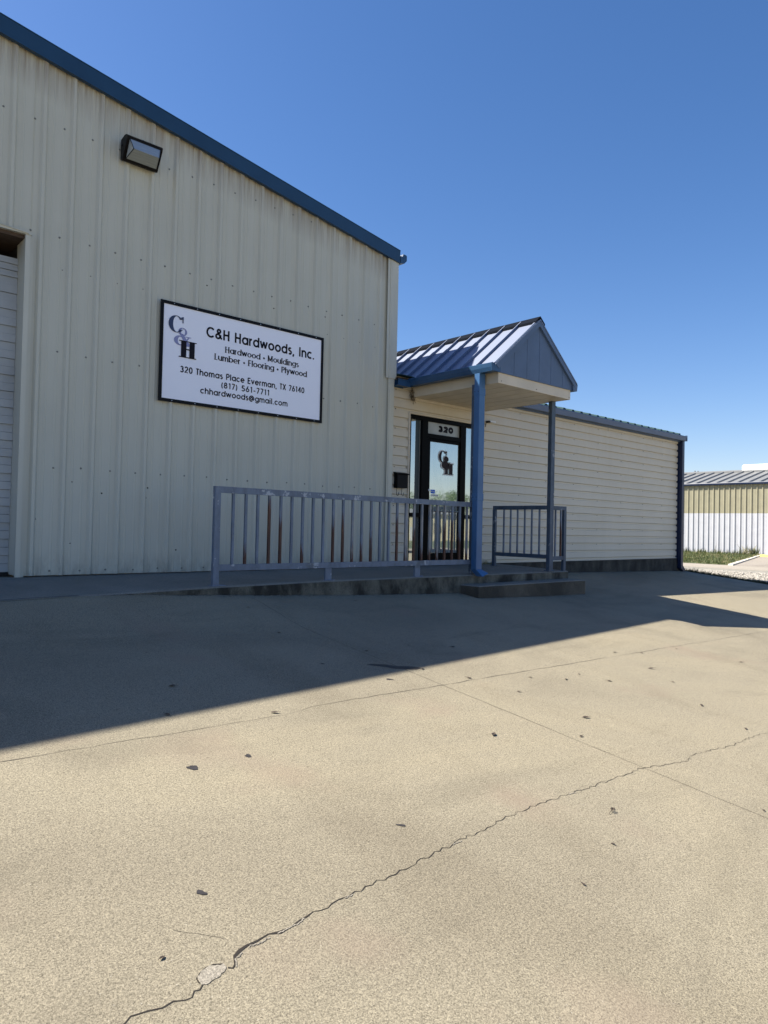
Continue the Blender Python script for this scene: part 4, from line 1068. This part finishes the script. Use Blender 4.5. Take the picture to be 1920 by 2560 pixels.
# ---------------------------------------------------------------- grass, weeds, gravel stones
def blades(b, x, y, z, h, n, spread, lean=.5, mi=0, wd=.006):
    for _ in range(n):
        a = random.uniform(0, 6.28); r = spread*math.sqrt(random.random()); px, py = x+r*math.cos(a), y+r*math.sin(a)
        hh = h*random.uniform(.5, 1.1); la = random.uniform(0, 6.28); lx, ly = math.cos(la)*hh*lean*random.random(), math.sin(la)*hh*lean*random.random()
        t = random.uniform(0, 3.14); wx, wy = wd*math.cos(t), wd*math.sin(t)
        b.face([(px-wx, py-wy, z), (px+wx, py+wy, z), (px+lx*.5+wx*.7, py+ly*.5+wy*.7, z+hh*.6), (px+lx, py+ly, z+hh)], mi)
b = MB()
random.seed(11)
n_ = 0
while n_ < 5200:
    x = 24.2+14.7*random.random()**.85; y = random.uniform(3.0, 12.5)
    lim = 3.08+(x-24.2)*.2973
    if y < lim or y > lim+6.5: continue
    bare = math.sin(x*1.1+1)*math.sin(y*1.7)+.5*math.sin(x*.4-y)
    if bare > .75 and random.random() < .8: continue
    edge = 1.6 if x > 38.2 else 1
    blades(b, x, y, -.55, .085*edge*random.uniform(.6, 1.5), 4, .09, .7, 1 if random.random() < .13+.25*(bare > .4) else 0, .011)
    n_ += 1
for _ in range(55):
    y = random.uniform(7.5, 12); blades(b, 38.85, y, -.55, random.uniform(.12, .40)*(1.4 if y < 8.6 else 1), 9, .10, .5, 0, .013)
for y in (8.0, 7.85, 8.2): blades(b, 38.5, y, -.55, .62, 9, .09, .9, 1, .02)
blades(b, 38.7, 9.9, -.55, .75, 4, .02, .25, 1, .012); blades(b, 38.8, 9.2, -.55, .4, 6, .1, .6, 0, .012)
tag(b.build('grass', ['grass', 'drygrass']), 'green grass with taller tufts along the neighbouring wall', 'grass', kind='stuff')
b = MB()
def edge_pt(t):
    y = .35-4.3*t; return lotedge(y)+.03, y
for _ in range(1100):
    t = random.random(); x, y = edge_pt(t); x += abs(random.gauss(.03, .10)); z = plane(x, y)-.03
    blades(b, x, y, z, random.uniform(.035, .10)*(1.7 if random.random() < .06 else 1), 8, .055, 1.0, 0, .006)
tag(b.build('weeds', 'weed'), 'dark low weeds along the edge of the concrete lot', 'weeds', kind='stuff')
b = MB()
oct_ = [(1, 0, 0), (0, 1, 0), (-1, 0, 0), (0, -1, 0), (0, 0, 1), (0, 0, -1)]
of = [(0, 1, 4), (1, 2, 4), (2, 3, 4), (3, 0, 4), (1, 0, 5), (2, 1, 5), (3, 2, 5), (0, 3, 5)]
for _ in range(4200):
    x = 14.9+4.6*random.random()**1.1; y = random.uniform(-2.2, 4.6)
    if x < lotedge(y)+.35: continue
    s_ = random.uniform(.014, .034)*(1.4 if random.random() < .1 else 1); k = len(b.v); a = random.random()*6.28
    for vx, vy, vz in oct_:
        q = s_*random.uniform(.7, 1.2); X_, Y_ = vx*q*1.2, vy*q; b.v.append((x+X_*math.cos(a)-Y_*math.sin(a), y+X_*math.sin(a)+Y_*math.cos(a), -.553+.4*s_+vz*q*.7))
    for f in of: b.f.append(tuple(k+i for i in f)); b.mi.append(0)
tag(b.build('gravel_stones', 'pebble'), 'loose white limestone pebbles over the gravel strip', 'gravel', kind='stuff')
# grit washed against the kerb, the step and the wall
b = MB()
for i in range(900):
    if i < 420: x, y = random.uniform(-.6, 3.85), -1.49-abs(random.gauss(0, .035))
    elif i < 640: x, y = random.uniform(3.8, 6.55), -1.82-abs(random.gauss(0, .04))
    elif i < 780: x, y = random.uniform(6.6, 13.3), -.01-abs(random.gauss(0, .06))
    else: x, y = random.uniform(-1.4, 3.9), -.01-abs(random.gauss(0, .025))
    z = (interp(ST, x)*(-y/1.48)) if i >= 780 else lot(x, y)
    s_ = random.uniform(.002, .007); k = len(b.v)
    for vx, vy, vz in oct_: b.v.append((x+vx*s_*random.uniform(.6, 1.5), y+vy*s_*random.uniform(.6, 1.3), z+.3*s_+vz*s_*.6))
    for f in of: b.f.append(tuple(k+j for j in f)); b.mi.append(0 if random.random() < .7 else 1)
tag(b.build('grit', ['leafdry', 'pebble']), 'dark grit and crumbs gathered along the kerb and wall base', 'grit', kind='stuff')
# weeds growing against the walls and the kerb
b = MB()
for _ in range(26):
    x = random.uniform(5.9, 6.3); blades(b, x, -.03-random.random()*.05, -.004, random.uniform(.03, .09), 3, .03, .9, 0, .006)
tag(b.build('weeds', 'drygrass'), 'small dry weeds at the foot of the office wall', 'weeds', kind='stuff')

# ---------------------------------------------------------------- the other side of the street (seen in the door glass)
sheet('street_lawn', [(-60, -66), (220, -66), (220, -34), (-60, -34)], -1.33, 'turf', 'wide lawn across the street')
ST_ = thing('street_building', (68, -72, -1.3), 'long cream building across the street mirrored in the door glass', 'building')
M['cream_wall'] = simple('cream_render', (0.45, 0.40, 0.26), .7, var=.05)
b = MB(); b.box(52, 82.5, -78, -68, -1.6, 2.7); b.build('wall', 'cream_wall', ST_)
b = MB(); b.prism([(-67.6, 2.7), (-78.4, 2.7), (-73, 3.5)], 0, 51.6, 82.9); b.build('roof', 'grey_roof', ST_)
for x in (57, 63, 75):
    b = MB(); b.box(x, x+1.6, -67.99, -67.9, -.2, 1.3); b.build('window', 'bronze', ST_)
b = MB(); b.box(70, 71.1, -67.99, -67.9, -1.5, .7); b.build('door', 'white_door', ST_)
def tree(x, y, zb, H, rx, seed, label):
    random.seed(seed)
    T = thing('broadleaf_tree', (x, y, zb), label, 'tree', 'trees across the street')
    b = MB(); b.tube([(x, y, zb-.3), (x+.1, y, zb+H*.25), (x, y+.1, zb+H*.6)], [.22, .17, .06], 8)
    for k in range(6):
        a = k*1.05; b.tube([(x, y, zb+H*(.25+.05*k)), (x+rx*.5*math.cos(a), y+rx*.5*math.sin(a), zb+H*(.5+.06*k))], [.08, .02], 5)
    b.build('trunk', 'bark', T)
    b = MB()
    cl = [(x+random.gauss(0, rx*.45), y+random.gauss(0, rx*.45), zb+H*random.uniform(.32, .92), random.uniform(.5, 1.0)*rx*.42) for _ in range(20)]
    for cx_, cy_, cz_, r in cl:
        for _ in range(150):
            v = Vector((random.gauss(0, 1), random.gauss(0, 1), random.gauss(0, .8))).normalized()*r*random.uniform(.5, 1.1)
            t = Vector((random.gauss(0, 1), random.gauss(0, 1), random.gauss(0, 1))).normalized()*.16; s2 = v.cross(t).normalized()*.11; p = Vector((cx_, cy_, cz_))+v
            b.face([p-t, p+s2, p+t, p-s2])
    b.build('crown', 'tree_leaf', T)
for i, (x, y, H, rx) in enumerate([(84, -88, 7.4, 3.4), (90, -84, 6.4, 3.0), (95, -90, 9.0, 3.8), (100, -86, 7.8, 3.4), (106, -92, 9.8, 4.2), (103, -80, 6.4, 3.0), (114, -88, 8.0, 3.8)]):
    tree(x, y, -1.3, H, rx, 30+i, ['spreading green tree left of the cream building', 'short green tree behind the cream building', 'tall full green tree behind the cream building', 'rounded green tree at the cream building end', 'tallest green tree beyond the cream building', 'low bushy green tree close behind the cream building', 'rightmost green tree in the street row'][i])
